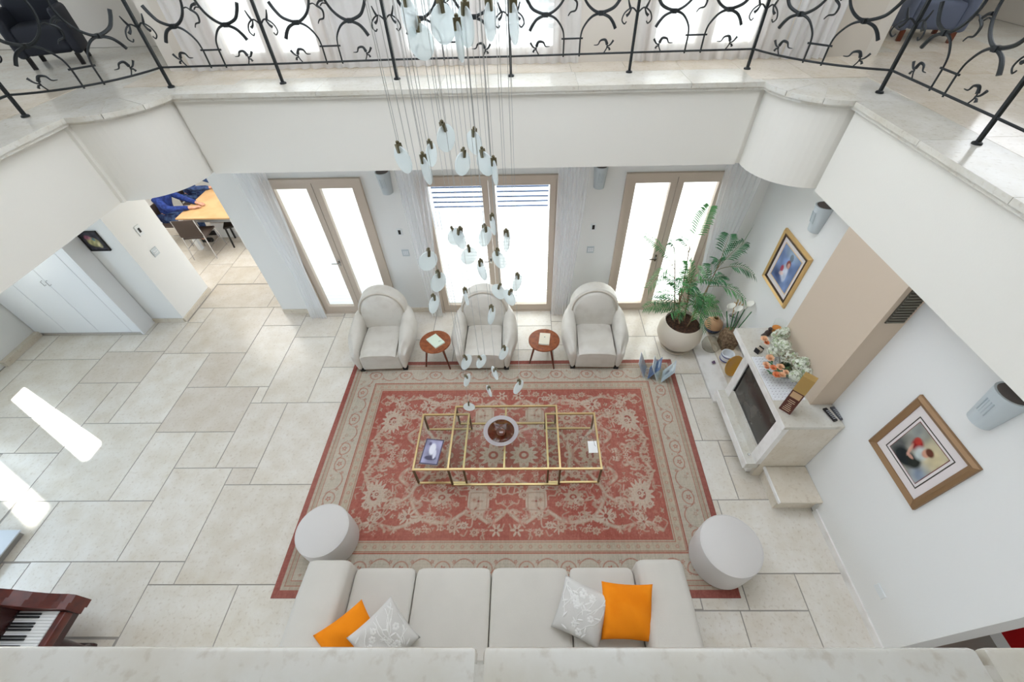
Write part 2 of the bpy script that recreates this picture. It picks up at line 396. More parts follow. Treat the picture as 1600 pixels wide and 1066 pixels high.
struct('wall_dining', wd, WALL)
wd = MB(); wd.box(-4.34, -4.2, YW+.2, 6.4, 0, ZC); wd.box(-4.34, -4.2, 9.0, 9.6, 0, ZC); wd.box(-4.34, -4.2, 6.4, 9.0, 2.3, ZC)
struct('wall_dining_side', wd, WALL)
struct('wall_front', MB().box(-8.6, 4.6, -3.2, -3, 0, ZC), WALL)
# slab of the upper storey with the atrium opening
yb = 4.945
hole = [(-4.42, .115), (3.08, .115), (3.08, 4.26), (3.13, 4.26), (3.13, 4.32)] + arc(3.13, 4.92, .60, 270, 180, 14)[1:] + [(2.53, 4.98), (2.47, 4.98), (2.47, yb),
        (-3.76, yb), (-3.76, 4.98), (-3.80, 4.98)] + [(-4.42+.62*math.cos(math.radians(a)), 4.92+.62*math.sin(math.radians(a))) for a in range(0, -91, -6)][0:] + [(-4.42, 4.26), (-4.46, 4.26)]
hole[0] = (-4.46, .115)
outer = [(-8.65, -3.2), (7, -3.2), (7, 8.6), (3.95, 8.6), (3.95, 5.95), (-4.1, 5.95), (-4.1, 9.8), (-8.65, 9.8)]
def slab(name, outer, hole, z0, z1, mat):
    o3 = [Vector((x, y, 0)) for x, y in outer]; h3 = [Vector((x, y, 0)) for x, y in hole]
    tri = tessellate_polygon([o3, h3]); pts = outer+hole; n = len(pts); no = len(outer)
    vs = [(x, y, z0) for x, y in pts]+[(x, y, z1) for x, y in pts]
    fs = [tuple(t) for t in tri]+[tuple(n+i for i in t) for t in tri]
    for i in range(no): j = (i+1) % no; fs.append((i, j, n+j, n+i))
    for i in range(len(hole)): a = no+i; b = no+(i+1) % len(hole); fs.append((a, b, n+b, n+a))
    return struct(name, MB().add(vs, fs), mat)
slab('ceiling', outer, hole, ZC, ZU-.075, nmat('gallery_front_paint', (228, 225, 216), .75, bump=(60, .05)))
def inset(poly, d):
    "move the closed hole outline towards the atrium centre line by d (mitred)"
    out = []; n = len(poly)
    for i in range(n):
        p0, p1, p2 = Vector(poly[i-1]), Vector(poly[i]), Vector(poly[(i+1) % n])
        a = (p1-p0).normalized(); b = (p2-p1).normalized(); na = Vector((-a.y, a.x)); nb = Vector((-b.y, b.x)); m = na+nb
        m = m/max(.35, m.dot(na)) if m.length > 1e-6 else na
        out.append(tuple(p1+m*d))
    return out
smooth_hole = [(-4.42, .115), (3.08, .115), (3.08, 4.30)] + arc(3.11, 4.93, .60, 266, 184, 14) + [(2.50, yb), (-3.79, yb)] + arc(-4.42, 4.93, .62, -4, -86, 14) + [(-4.42, 4.30)]
mould = slab('trim_1', outer, inset(smooth_hole, .03), ZU-.075, ZU-.03, LEDGE)
upf = slab('floor_upper', outer, inset(smooth_hole, .02), ZU-.03, ZU-.004, LEDGE)
# coping stones round the atrium edge and the polished floor behind them
uled = unit(LEDGE); uup = unit(UPT); D = .056
def cop(x0, x1, y0, y1): piece('coping_stone', upf, uled, x0+.002, x1-.002, y0+.002, y1-.002, ZU-.045, ZU)
ye = yb-.045
for a, b in zip([-3.76, -2.2, -.9, .55, 1.72], [-2.2, -.9, .55, 1.72, 2.47]): cop(a, b, ye, ye+.5)
for k in range(5): cop(3.035, 3.55, 4.26-.9*(k+1), 4.26-.9*k)
for k in range(5): cop(-4.95, -4.375, 4.26-.9*(k+1), 4.26-.9*k)
for a, b in zip([-4.4, -3.2, -1.6, -.134, 1.147, 2.3], [-3.2, -1.6, -.134, 1.147, 2.3, 3.03]):
    build('coping_stone', MB().rbox(a+.009, b-.009, -.6, .172, ZU-.045, ZU, .012, 2), LEDGE, upf)
def sector(cx, cy, r0, r1, a0, a1):
    i = arc(cx, cy, r0, a0, a1, 7); o = arc(cx, cy, r1, a0, a1, 7)[::-1]
    return MB().prism(i+o, ZU-.045, ZU)
for k in range(3):
    build('coping_stone', sector(3.13, 4.93, .22, .665, 180+30*k+.3, 210+30*k-.3), LEDGE, upf, smooth=False)
    build('coping_stone', sector(-4.42, 4.93, .22, .685, -90+30*k+.3, -60+30*k-.3), LEDGE, upf, smooth=False)
for x in range(-7, 9):
    for j, (c, d) in enumerate([(ye+.5, 5.93), (5.93, 6.6), (6.6, 7.1)]):
        a, b = x*.62-.1+.2*j, (x+1)*.62-.1+.2*j
        if j and not (a > 3.9 or b < -4.2): continue
        if j == 0 and (a < -3.8 or b > 2.6): c = 5.0
        if a < -3.8 and a > -5.2 and j == 0: c = 5.2
        piece('upper_floor_tile', upf, uup, a+.002, b-.002, c+.002, d-.002, ZU-.02, ZU)
for k in range(5):
    for x0, x1 in ((3.55, 4.35), (4.35, 5.2)):
        piece('upper_floor_tile', upf, uup, x0+.002, x1-.002, 5.0-.8*(k+1)+.002, 5.0-.8*k-.002, ZU-.02, ZU)
    for x0, x1 in ((-5.75, -4.95), (-6.6, -5.75)):
        piece('upper_floor_tile', upf, uup, x0+.002, x1-.002, 5.2-.8*(k+1)+.002, 5.2-.8*k-.002, ZU-.02, ZU)
# upper walls and roof
ZR = 6.6
wu = MB(); XU = [-4.1]+[v for o in OPEN for v in o]+[3.95]
for i in range(0, len(XU), 2): wu.box(XU[i], XU[i+1], 5.80, 5.95, ZU, ZR)
for a, b in OPEN: wu.box(a, b, 5.80, 5.95, 6.0, ZR); 
struct('wall_upper_back', wu, nmat('upper_wall_paint', (216, 208, 196), .8))
wu2 = MB(); wu2.box(3.95, 4.1, 5.8, 7.3, ZU, ZR); wu2.box(3.95, 4.35, 7.15, 7.3, ZU, ZR); wu2.box(4.95, 5.05, 7.15, 8.6, ZU, ZR); wu2.box(5.05, 7, 8.45, 8.6, ZU, ZR)
wu2.box(4.35, 4.95, 7.15, 7.3, ZU, 4.05); wu2.box(4.35, 4.95, 7.15, 7.3, 5.8, ZR); wu2.box(6.85, 7, -3.2, 8.45, ZU, ZR)
wu2.box(-4.25, -4.1, 5.8, 7.3, ZU, ZR); wu2.box(-8.65, -4.25, 7.15, 7.3, ZU, ZR); wu2.box(-8.65, -8.5, -3.2, 7.3, ZU, ZR); wu2.box(-8.5, 6.85, -3.2, -3.05, ZU, ZR)
struct('wall_upper_sides', wu2, nmat('upper_side_paint', (222, 216, 206), .8))
rf = MB(); rf.box(-8.65, 7, -3.2, 1.7, ZR, ZR+.15); rf.box(-8.65, 7, 4.9, 8.6, ZR, ZR+.15); rf.box(-8.65, -3.6, 1.7, 4.9, ZR, ZR+.15); rf.box(2.6, 7, 1.7, 4.9, ZR, ZR+.15)
roof = struct('ceiling_upper', rf, CEIL)
build('skylight_pane', MB().box(-3.6, 2.6, 1.7, 4.9, ZR+.05, ZR+.07), SKYP, roof, smooth=False)
struct('terrace', MB().box(-60, -4.2, 9.8, 80, -.3, -.03).box(-4.2, 60, 5.7, 80, -.3, -.03).box(-60, -8.7, -40, 5.7, -.3, -.12), TERR)
# baseboards
struct('baseboard_back', MB().box(-4.34, -3.66, YW-.018, YW, 0, .09).box(-2.22, -1.55, YW-.018, YW, 0, .09).box(.5, 1.315, YW-.018, YW, 0, .09).box(2.79, 3.3, YW-.018, YW, 0, .09), MARBLE)
struct('baseboard_right', MB().box(3.302, 3.32, .6, 1.93, 0, .09).box(3.302, 3.32, 4.6, YW, 0, .09), MWHITE)
struct('baseboard_left', MB().box(-8.42, -8.34, 4.3, 5.0, 0, .1).box(-6.57, -6.03, 5.29, 5.31, 0, .08).box(-6.03, -6.01, 5.31, 6.16, 0, .08), MARBLE)

# ---- windows (lower): frame > casements > panes
def window(name, x0, x1, y, z0, z1, parts=2, handle=True, louvres=0, shutter=True):
    fr = MB(); t = .055
    fr.box(x0, x0+t, y-.045, y+.08, z0, z1); fr.box(x1-t, x1, y-.045, y+.08, z0, z1)
    fr.box(x0+t, x1-t, y-.045, y+.08, z1-t, z1); fr.box(x0+t, x1-t, y-.03, y+.08, z0, z0+.03)
    root = struct(name, fr, WOODF)
    n = parts; wd_ = (x1-x0-2*t)/n; s = .085
    for k in range(n):
        a = x0+t+k*wd_+.004; b = a+wd_-.008; c, d = z0+.032, z1-t-.004
        mb = MB(); mb.box(a, a+s, y-.02, y+.05, c, d); mb.box(b-s, b, y-.02, y+.05, c, d); mb.box(a+s, b-s, y-.02, y+.05, d-s, d); mb.box(a+s, b-s, y-.02, y+.05, c, c+.12)
        cs = build('casement', mb, WOODF, root, smooth=False)
        build('pane', MB().box(a+s-.005, b-s+.005, y+.01, y+.02, c+.12, d-s), GLASS, cs, smooth=False)
        if k == 0 and handle:
            h = MB(); h.box(b-.052, b-.022, y-.03, y-.02, 1.03, 1.15); h.bar((b-.037, y-.035, 1.09), (b-.037, y-.065, 1.09), .018); h.bar((b-.03, y-.06, 1.09), (b-.15, y-.06, 1.09), .018)
            build('handle', h, CHROME, root, smooth=False)
        for q in range(louvres):
            zz = d-s-.045-q*.075
            build('exterior_louvre', MB().box(a+s+.01, b-s-.01, y+.19, y+.215, zz-.011, zz+.003), LOUV, root, smooth=False)
    if shutter:
        sh = MB(); nz = 60; top = z1-t-.01-(.55 if louvres else 0)
        vs = []; 
        for j in range(nz+1):
            zz = z0+(top-z0)*j/nz; yy = y+.15+(.012 if j % 2 else 0)
            vs += [(x0+.01, yy, zz), (x1-.01, yy, zz)]
        sh.add(vs, [(2*j, 2*j+1, 2*j+3, 2*j+2) for j in range(nz)]); build('shutter_curtain', sh, SHUT, root, smooth=False)
        if louvres: build('shutter_curtain', MB().box(x0+.01, x1-.01, y+.26, y+.265, top-.3, z1), SHUT, root, smooth=False)
    return root
window('window_1', -3.63, -2.25, YW, 0, WTOP)
window('window_2', -1.52, .47, YW, 0, WTOP, louvres=6)
window('window_3', 1.345, 2.76, YW, 0, WTOP)
for i, (a, b) in enumerate(OPEN): window('window_%d' % (i+4), a, b, 5.84, ZU, 6.0, handle=False)  # unseen shutters added here too, keeping direct sun off the gallery
window('window_7', 4.35, 4.95, 7.2, 4.05, 5.8, parts=1, handle=False, shutter=False)
def side_window(name, y0, y1, z0, z1):
    x = -8.5; mb = MB(); t = .03
    mb.box(x, x+.08, y0, y0+t, z0, z1); mb.box(x, x+.08, y1-t, y1, z0, z1); mb.box(x, x+.08, y0+t, y1-t, z1-t, z1); mb.box(x, x+.08, y0+t, y1-t, z0, z0+t)
    r = struct(name, mb, WHITE); build('pane', MB().box(x+.03, x+.04, y0+t, y1-t, z0+t, z1-t), GLASS, r, smooth=False)
side_window('window_8', 3.98, 4.33, .55, 2.3); side_window('window_9', 3.10, 3.45, .6, 2.3)

# ---- wardrobe doors on the far left
wr = thing('wardrobe', 'white built-in wardrobe with flat tall doors at far left', 'wardrobe', (-7.5, 5.15, 0))
build('body', MB().box(-8.40, -6.60, 5.02, 5.30, .06, ZC-.02), WHITE, wr, smooth=False)
build('side_panel', MB().box(-6.60, -6.57, 5.0, 5.30, 0, ZC-.02), WHITE, wr, smooth=False)
build('plinth', MB().box(-8.40, -6.60, 5.03, 5.28, 0, .06), nmat('plinth_grey', (196, 192, 188), .6), wr, smooth=False)
for a, b in ((-8.40, -7.86), (-7.86, -7.30), (-7.30, -6.74)):
    d = build('door', MB().rbox(a+.003, b-.003, 4.995, 5.02, .065, ZC-.03, .003, 1), WHITE, wr, smooth=False)
    hx = b-.04 if a < -7.5 else a+.04
    build('handle', MB().tube([(hx, 4.995, 1.10), (hx, 4.965, 1.10), (hx, 4.965, 1.18), (hx, 4.995, 1.18)], .006, 6), CHROME, d)
build('filler_strip', MB().box(-6.737, -6.60, 4.998, 5.02, .065, ZC-.03), WHITE, wr, smooth=False)
# interior door on the left wall with a stone surround


# ================================================================== RUG
def make_rug():
    x0, x1, y0, y1 = -2.74, 2.20, 1.05, 4.31; W, H = (x1-x0)/2, (y1-y0)/2
    nx, ny = 700, 462
    X, Y = np.meshgrid(np.linspace(-W, W, nx), np.linspace(-H, H, ny)); rg = np.random.RandomState(4)
    def L(c): return np.array(lin(c)[:3])
    RED, RED2, CRM, CRM2, TAN, DR, PINK = L((168, 88, 76)), L((156, 78, 68)), L((200, 184, 166)), L((190, 168, 148)), L((180, 156, 138)), L((148, 72, 64)), L((188, 136, 122))
    col = np.zeros((ny, nx, 3)); col[:] = RED
    def put(m, c, a=1.0):
        m = np.clip(m, 0, 1)[..., None]*a; col[:] = col*(1-m)+np.asarray(c)*m
    sm = lambda d, e=.006: np.clip(.5-d/e, 0, 1)
    AX, AY = np.abs(X), np.abs(Y)
    def flower(cx, cy, rx, ry, n, c1, c2, c3, ph=0.):
        dx, dy = (AX-cx)/rx, (AY-cy)/ry; r = np.hypot(dx, dy); a = np.arctan2(dy, dx)
        out = 1-.16*(1+np.cos(a*n+ph))
        put(sm((r-out)*min(rx, ry)), c1); put(sm((r-.68*out)*min(rx, ry)), c2); put(sm((r-.58)*min(rx, ry)), c1); put(sm((r-.34)*min(rx, ry)), c3); put(sm((r-.17)*min(rx, ry)), c1)
    def star(cx, cy, R, n, c1, c2=None, ph=0.):
        dx, dy = AX-cx, AY-cy; r = np.hypot(dx, dy); a = np.arctan2(dy, dx); k = R*(.62+.38*np.cos(a*n+ph))
        put(sm(r-k), c1)
        if c2 is not None: put(sm(r-R*.22), c2)
    def curve(pts, w, c, a=1.0):
        P = np.array(pts, float); q = []
        for i in range(len(P)-1):      # catmull-rom
            p0, p1, p2, p3 = P[max(i-1, 0)], P[i], P[i+1], P[min(i+2, len(P)-1)]
            for t in np.linspace(0, 1, 9)[:-1]:
                q.append(.5*((2*p1)+(-p0+p2)*t+(2*p0-5*p1+4*p2-p3)*t*t+(-p0+3*p1-3*p2+p3)*t**3))
        q.append(P[-1]); q = np.array(q); D_ = np.full(X.shape, 9.)
        for i in range(len(q)-1):
            ax, ay = q[i]; bx, by = q[i+1]; m = (AX > min(ax, bx)-.08) & (AX < max(ax, bx)+.08) & (AY > min(ay, by)-.08) & (AY < max(ay, by)+.08)
            if not m.any(): continue
            px, py = AX[m]-ax, AY[m]-ay; dx, dy = bx-ax, by-ay; t = np.clip((px*dx+py*dy)/(dx*dx+dy*dy+1e-9), 0, 1)
            D_[m] = np.minimum(D_[m], np.hypot(px-t*dx, py-t*dy))
        put(sm(D_-w/2), c, a)
    # field
    fw, fh = W-.575, H-.585
    vines = [[(0, .28), (.35, .42), (.72, .30), (.80, 0)], [(.80, 0), (1.02, .25), (1.18, .52), (1.02, .80), (.72, .86), (.45, .70)],
             [(1.18, .52), (1.42, .62), (1.80, .30), (1.72, .02)], [(.45, .70), (.2, .86), (0, .72)], [(1.02, .80), (1.30, .92), (1.62, .86), (1.80, .95)],
             [(.35, .42), (.22, .55), (.33, .62)], [(1.02, .25), (1.25, .18), (1.36, .30), (1.25, .40)], [(.60, .10), (.45, .0)], [(1.5, .15), (1.62, .1), (1.66, .2)]]
    for v in vines: curve(v, .045, CRM2, .8); curve(v, .018, CRM, .9)
    rs = random.Random(11)
    for v in vines:
        for i in range(len(v)-1):
            for t in (.25, .6, .9):
                x = v[i][0]*(1-t)+v[i+1][0]*t; y = v[i][1]*(1-t)+v[i+1][1]*t; a = rs.uniform(0, 6.28); l = rs.uniform(.05, .10)
                curve([(x, y), (x+l*.6*math.cos(a), y+l*.6*math.sin(a)), (x+l*math.cos(a+.7), y+l*math.sin(a+.7))], rs.choice([.018, .026, .034]), rs.choice([CRM, CRM2, TAN, PINK]), .85)
    for _ in range(330):
        x, y = rs.uniform(.02, fw-.05), rs.uniform(.02, fh-.04); k = rs.random()
        if k < .35: star(x, y, rs.uniform(.02, .045), rs.choice([4, 5, 6]), rs.choice([CRM, CRM2, PINK]), DR, rs.uniform(0, 6))
        elif k < .7:
            a = rs.uniform(0, 6.28); l = rs.uniform(.06, .13); curve([(x, y), (x+l*.5*math.cos(a), y+l*.5*math.sin(a)), (x+l*math.cos(a+.9), y+l*math.sin(a+.9))], .016, rs.choice([CRM2, TAN, CRM]), .8)
        else: star(x, y, rs.uniform(.018, .03), 3, TAN, None, rs.uniform(0, 6))
    flower(.20, 0, .19, .17, 12, CRM, TAN, RED); flower(1.63, .53, .16, .20, 15, CRM, CRM2, RED2); flower(1.06, .02, .15, .12, 9, CRM2, CRM, DR)
    flower(.80, .56, .13, .10, 8, CRM2, TAN, RED2); star(1.17, .79, .12, 8, CRM, RED2); star(.60, .92, .08, 8, CRM, DR); star(1.60, .86, .08, 8, CRM, RED2); star(.12, .95, .08, 6, CRM, DR)
    dx, dy = AX-.35, AY-.61; bx = np.maximum(np.abs(dx)*1.0, np.abs(dy)*.95)+.12*np.hypot(dx, dy)
    put(sm(bx-.145), CRM); put(sm(np.abs(bx-.115)-.008), TAN); star(.35, .61, .06, 4, TAN, DR)
    for k in range(60):
        cx, cy = rs.uniform(.05, fw-.08), rs.uniform(.05, fh-.06); R_ = rs.uniform(.035, .065)
        if rs.random() < .5: flower(cx, cy, R_*1.1, R_*.95, rs.choice([6, 7, 8]), rs.choice([CRM, CRM2]), rs.choice([TAN, PINK]), DR)
        else:
            a = rs.uniform(0, 6.28); dx, dy = AX-cx, AY-cy; u_ = dx*math.cos(a)+dy*math.sin(a); v_ = -dx*math.sin(a)+dy*math.cos(a); put(sm(np.hypot(u_/2.2, v_*1.3)-R_*.5), rs.choice([CRM2, TAN, PINK])); put(sm(np.hypot(u_/2.2, v_*1.3)-R_*.18), RED2)
    # borders, distance from the outer edge
    dE = np.minimum(W-AX, H-AY)
    def band(a, b, c): m = (dE >= a) & (dE < b); col[m] = c
    band(0, .575, L((184, 172, 154))); band(.115, .155, L((178, 164, 144))); band(.165, .43, L((196, 187, 170))); band(.44, .565, L((190, 177, 156)))
    band(0, .072, L((156, 84, 76))); 
    for a, b in ((.108, .114), (.157, .166), (.428, .44), (.452, .458), (.548, .554), (.566, .578)): band(a, b, L((170, 96, 80)))
    # running coordinate along the border and motifs
    horiz = (H-AY) < (W-AX); S = np.where(horiz, AX, AY); T = dE-.297
    per = .46; ph = np.where(horiz, 0, .12); u = (S+ph) % per-per/2; inb = (dE > .17) & (dE < .425)
    def bput(m, c, a=1.): put(np.where(inb, m, 0), c, a)
    wave = .085*np.sign(np.cos(2*PI*(S+ph)/per))*np.abs(np.cos(2*PI*(S+ph)/per))**.6
    bput(sm(np.abs(T-wave*.95)-.006), L((172, 98, 80)), .85); bput(sm(np.abs(np.hypot(u, T+.03)-.085)-.006)*(T > -.06), L((176, 104, 86)), .8)
    for du, dt, r_, cc in ((0, -.02, .035, L((176, 106, 90))), (.12, .05, .022, L((170, 92, 76))), (-.12, .05, .022, L((170, 92, 76))), (.2, -.05, .03, TAN), (-.07, -.07, .014, L((160, 90, 76))), (.07, -.07, .014, L((160, 90, 76))), (.16, -.08, .016, L((164, 94, 80)))):
        rr = np.hypot(u-du, T-dt); aa = np.arctan2(T-dt, u-du); bput(sm(rr-r_*(.75+.25*np.cos(5*aa))), cc, .9); bput(sm(rr-r_*.35), CRM)
    g2 = (dE > .458) & (dE < .548); v = (S % .11)-.055; t2 = dE-.503
    put(np.where(g2, sm(np.hypot(v, t2)-.02), 0), L((184, 122, 102)), .7); put(np.where(g2, sm(np.hypot(v, t2)-.009), 0), CRM); put(np.where(g2, sm(np.abs(t2-.02*np.cos(S*57))-.003), 0), TAN, .8)
    g3 = (dE > .075) & (dE < .108); put(np.where(g3, sm(np.hypot((S % .09)-.045, dE-.092)-.01), 0), TAN, .8)
    # wear: abrash streaks and weave
    st = rg.rand(1, nx).repeat(ny, 0); st2 = rg.rand(ny, 1).repeat(nx, 1); big = np.zeros_like(X)
    for _ in range(26):
        kx, ky, p_ = rg.uniform(.5, 5), rg.uniform(.5, 4), rg.uniform(0, 6); big += np.sin(kx*X+ky*Y+p_)
    big = (big-big.min())/(big.max()-big.min())
    fine = rg.rand(ny//2+1, nx//2+1).repeat(2, 0).repeat(2, 1)[:ny, :nx]; fine2 = rg.rand(ny//5+1, nx//3+1).repeat(5, 0).repeat(3, 1)[:ny, :nx]
    lum = col.mean(-1, keepdims=True); mid = np.where((dE < .575)[..., None], np.array(L((172, 140, 122))), np.array(L((184, 136, 118)))); mxk = ((.08+.24*fine*fine2)*np.where(dE < .575, .55, 1))[..., None]; col = col*(1-mxk)+mid*mxk
    f = .84+.12*st*rg.rand(ny, nx)**.3+.08*(st2-.5)+.14*(big-.5)+.10*(fine-.5)+.08*(fine2-.5)
    col *= f[..., None]; col = col*(1-.10*big[..., None])+np.array(lin((214, 196, 176))[:3])*.10*big[..., None]
    hz = .0035*rg.rand(ny, nx)
    # slight sag of the woven edge
    Z = .012+hz; Z[0] = Z[-1] = .001; Z[:, 0] = Z[:, -1] = .001
    px = (X+(x0+x1)/2).ravel(); py = (Y+(y0+y1)/2).ravel()
    px = px+np.where(X.ravel() > 0, (Y.ravel()/H)*.03*(X.ravel()/W), 0)
    v_ = np.stack([px, py, Z.ravel()], 1)
    i = np.arange(nx*ny).reshape(ny, nx); q = np.stack([i[:-1, :-1], i[:-1, 1:], i[1:, 1:], i[1:, :-1]], -1).reshape(-1, 4)
    me = bpy.data.meshes.new('area_rug'); me.vertices.add(len(v_)); me.vertices.foreach_set('co', v_.astype(np.float32).ravel())
    me.loops.add(q.size); me.loops.foreach_set('vertex_index', q.ravel().astype(np.int32)); me.polygons.add(len(q))
    me.polygons.foreach_set('loop_start', np.arange(0, q.size, 4, dtype=np.int32)); me.update(calc_edges=True)
    a = me.color_attributes.new('col', 'FLOAT_COLOR', 'POINT'); rgba = np.ones((nx*ny, 4), np.float32); rgba[:, :3] = np.clip(col.reshape(-1, 3), 0, 1); a.data.foreach_set('color', rgba.ravel())
    me.materials.append(vcmat('rug_pile', .95, spec=.05))
    o = bpy.data.objects.new('area_rug', me); C.objects.link(o)
    tag(o, 'red and beige floral oriental rug with wide patterned border', 'rug')
make_rug()

# ================================================================== ARMCHAIRS
def interp(t, ks):
    for (a, va), (b, vb) in zip(ks, ks[1:]):
        if t <= b:
            k = (t-a)/(b-a) if b > a else 0; k = k*k*(3-2*k); return va+(vb-va)*k
    return ks[-1][1]
def make_armchair(label):
    t = thing('armchair', label, 'armchair', (0, 0, 0), 'cream leather armchairs by the windows')
    # front of the seat at y=-.42, faces -Y
    for s in (-1, 1):
        rings = []
        for k in range(13):
            u = k/12; y = -.44+.88*u
            top = interp(u, [(0, .44), (.12, .50), (.45, .60), (.8, .66), (1, .62)])
            bul = interp(u, [(0, .42), (.35, .515), (.7, .50), (1, .42)])
            inn = interp(u, [(0, .29), (.4, .275), (1, .30)])
            bot = interp(u, [(0, .365), (.5, .385), (1, .36)])
            pts = [(bot, .05), (bot+(bul-bot)*.55, .17), (bul, .32), (bul-.004, .42), (bul-.03, top-.075), (bul-.075, top-.02), ((bul+inn)/2, top), (inn+.03, top-.025), (inn, top-.08), (inn, .3), (inn+.01, .05)]
            rings.append([(s*x, y, z) for x, z in pts])
        # rounded front and back caps
        def shrink(r, k, dy):
            cx = sum(p[0] for p in r)/len(r); cz = sum(p[2] for p in r)/len(r)
            return [(cx+(p[0]-cx)*k, p[1]+dy, cz+(p[2]-cz)*(k if p[2] > .1 else 1)) for p in r]
        rings = [shrink(rings[0], .75, -.025)]+rings+[shrink(rings[-1], .7, .03)]
        build('armrest', MB().loft(rings), LEATHER, t, sub=1)
    # back: arched shell with a rim
    def arch(wd, z0, zt, n=18):
        pts = [(-wd, z0)]
        for i in range(n+1):
            a = PI-PI*i/n; pts.append((wd*math.cos(a)*1.0, (zt-wd*.98)+wd*.98*math.sin(a)))
        pts.append((wd, z0)); return pts
    tilt = .13
    def P(x, y, z): return (x, y+tilt*(z-.3), z)
    rings = []
    for y, k in ((.17, .90), (.15, .97), (.17, 1.0), (.33, 1.0), (.38, .93)):
        rings.append([P(x*k, y+.02, .10+(z-.10)*(1-(1-k)*.75)) for x, z in arch(.365, .10, 1.0)])
    rings[0] = [P(x*.90, .165, .10+(z-.1)*.925) for x, z in arch(.365, .10, 1.0)]
    build('backrest', MB().loft(rings[1:]), LEATHER, t)
    # domed inner panel with T-shaped notch round the arms
    inner = []
    for y, k in ((.19, 1.0), (.15, .985), (.125, .93), (.115, .5)):
        inner.append([P(x*k, y, .40+(z-.40)*k if z > .41 else .40) for x, z in arch(.325, .40, .955)])
    build('back_cushion', MB().loft(inner), LEATHER, t)
    rim = [P(x, .165, z) for x, z in arch(.34, .56, .975)]
    build('piping', MB().tube(rim, .008, 6), LEATHD, t)
    # seat
    sm_ = []
    for k in range(9):
        u = k/8; y = -.47+.60*u; zt = interp(u, [(0, .385), (.12, .43), (.6, .44), (1, .42)])
        hw = .265 if u > .05 else .26
        row = []
        for i in range(13):
            a = -1+2*i/12; row.append((a*hw, y, zt-.03*abs(a)**4-.0*a))
        sm_.append(row+[(hw, y, .30), (-hw, y, .30)])
    build('seat_cushion', MB().loft(sm_), LEATHER, t, ang=50)
    build('front_panel', MB().rbox(-.30, .30, -.455, .1, .055, .335, .025, 3), LEATHER, t)
    build('base', MB().rbox(-.355, .355, -.40, .42, .04, .12, .01, 1), LEATHER, t)
    for x in (-.33, .33):
        for y in (-.40, .36): build('foot', MB().box(x-.035, x+.035, y-.035, y+.035, 0, .05), DARK, t, smooth=False)
    return t
ac = make_armchair('leftmost cream leather armchair, rounded arms, in front of left window')
ac.location = (-2.245, 4.56, .012); ac.rotation_euler = (0, 0, .03)
a2 = copy_tree(ac); a2.location = (-.665, 4.56, .012); a2.rotation_euler = (0, 0, 0); a2['label'] = 'middle cream leather armchair under the hanging glass drops, between two round side tables'
a3 = copy_tree(ac); a3.location = (1.02, 4.56, .012); a3.rotation_euler = (0, 0, -.02); a3['label'] = 'rightmost cream leather armchair, nearest the potted palm'

# ================================================================== SIDE TABLES WITH BOOKS
def side_table(loc, label, rot):
    t = thing('side_table', label, 'side table', loc, 'round walnut side tables', rot)
    build('tabletop', MB().lathe([(.0001, .455), (.222, .455), (.232, .462), (.232, .476), (.225, .482), (.0001, .482)], n=48), WOOD, t, world=False)
    for k in range(3):
        a = -PI/2+.65+2*PI*k/3-.0; x, y = math.cos(a), math.sin(a)
        build('leg', MB().tube([(x*.13, y*.13, .456), (x*.225, y*.225, 0)], [.019, .012], 10), WOODR, t, world=False)
    return t
side_table((-1.385, 4.29, .012), 'round walnut side table with pale green book, between left and middle armchairs', .25)
side_table((.24, 4.30, .012), 'round walnut side table with a cream book, between middle and right armchairs', .1)
def book(name, c, w_, h_, th, rz, cov, label, cat, deco):
    t = thing(name, label, cat, c, None, rz)
    build('cover', MB().box(-w_/2, w_/2, -h_/2, h_/2, 0, .004).box(-w_/2, w_/2, -h_/2, h_/2, th-.004, th).box(-w_/2, -w_/2+.004, -h_/2, h_/2, .004, th-.004), cov, t, smooth=False, world=False)
    build('page_block', MB().box(-w_/2+.005, w_/2-.006, -h_/2+.006, h_/2-.006, .004, th-.004), IVORY, t, smooth=False, world=False)
    build('cover_emblem', deco, nmat('emblem_ink', (92, 118, 110), .7), t, smooth=False, world=False)
bl = MB().box(.015, .055, -.055, -.052, .0225, .0232).box(.02, .05, -.047, -.044, .0225, .0232).box(.03, .07, -.063, -.060, .0225, .0232)
book('book', (-1.375, 4.285, .494), .17, .24, .022, .75, nmat('pale_green_cover', (214, 226, 208), .6), 'pale mint green book lying on the left side table', 'book', bl)
bl = MB().lathe([(.0001, .0255), (.009, .0255), (.009, .0262), (.0001, .0262)], 0, .03, 10)
book('book', (.245, 4.30, .494), .155, .225, .025, -.12, nmat('cream_cover', (226, 218, 196), .6), 'cream hardback book lying on the right side table', 'book', bl)

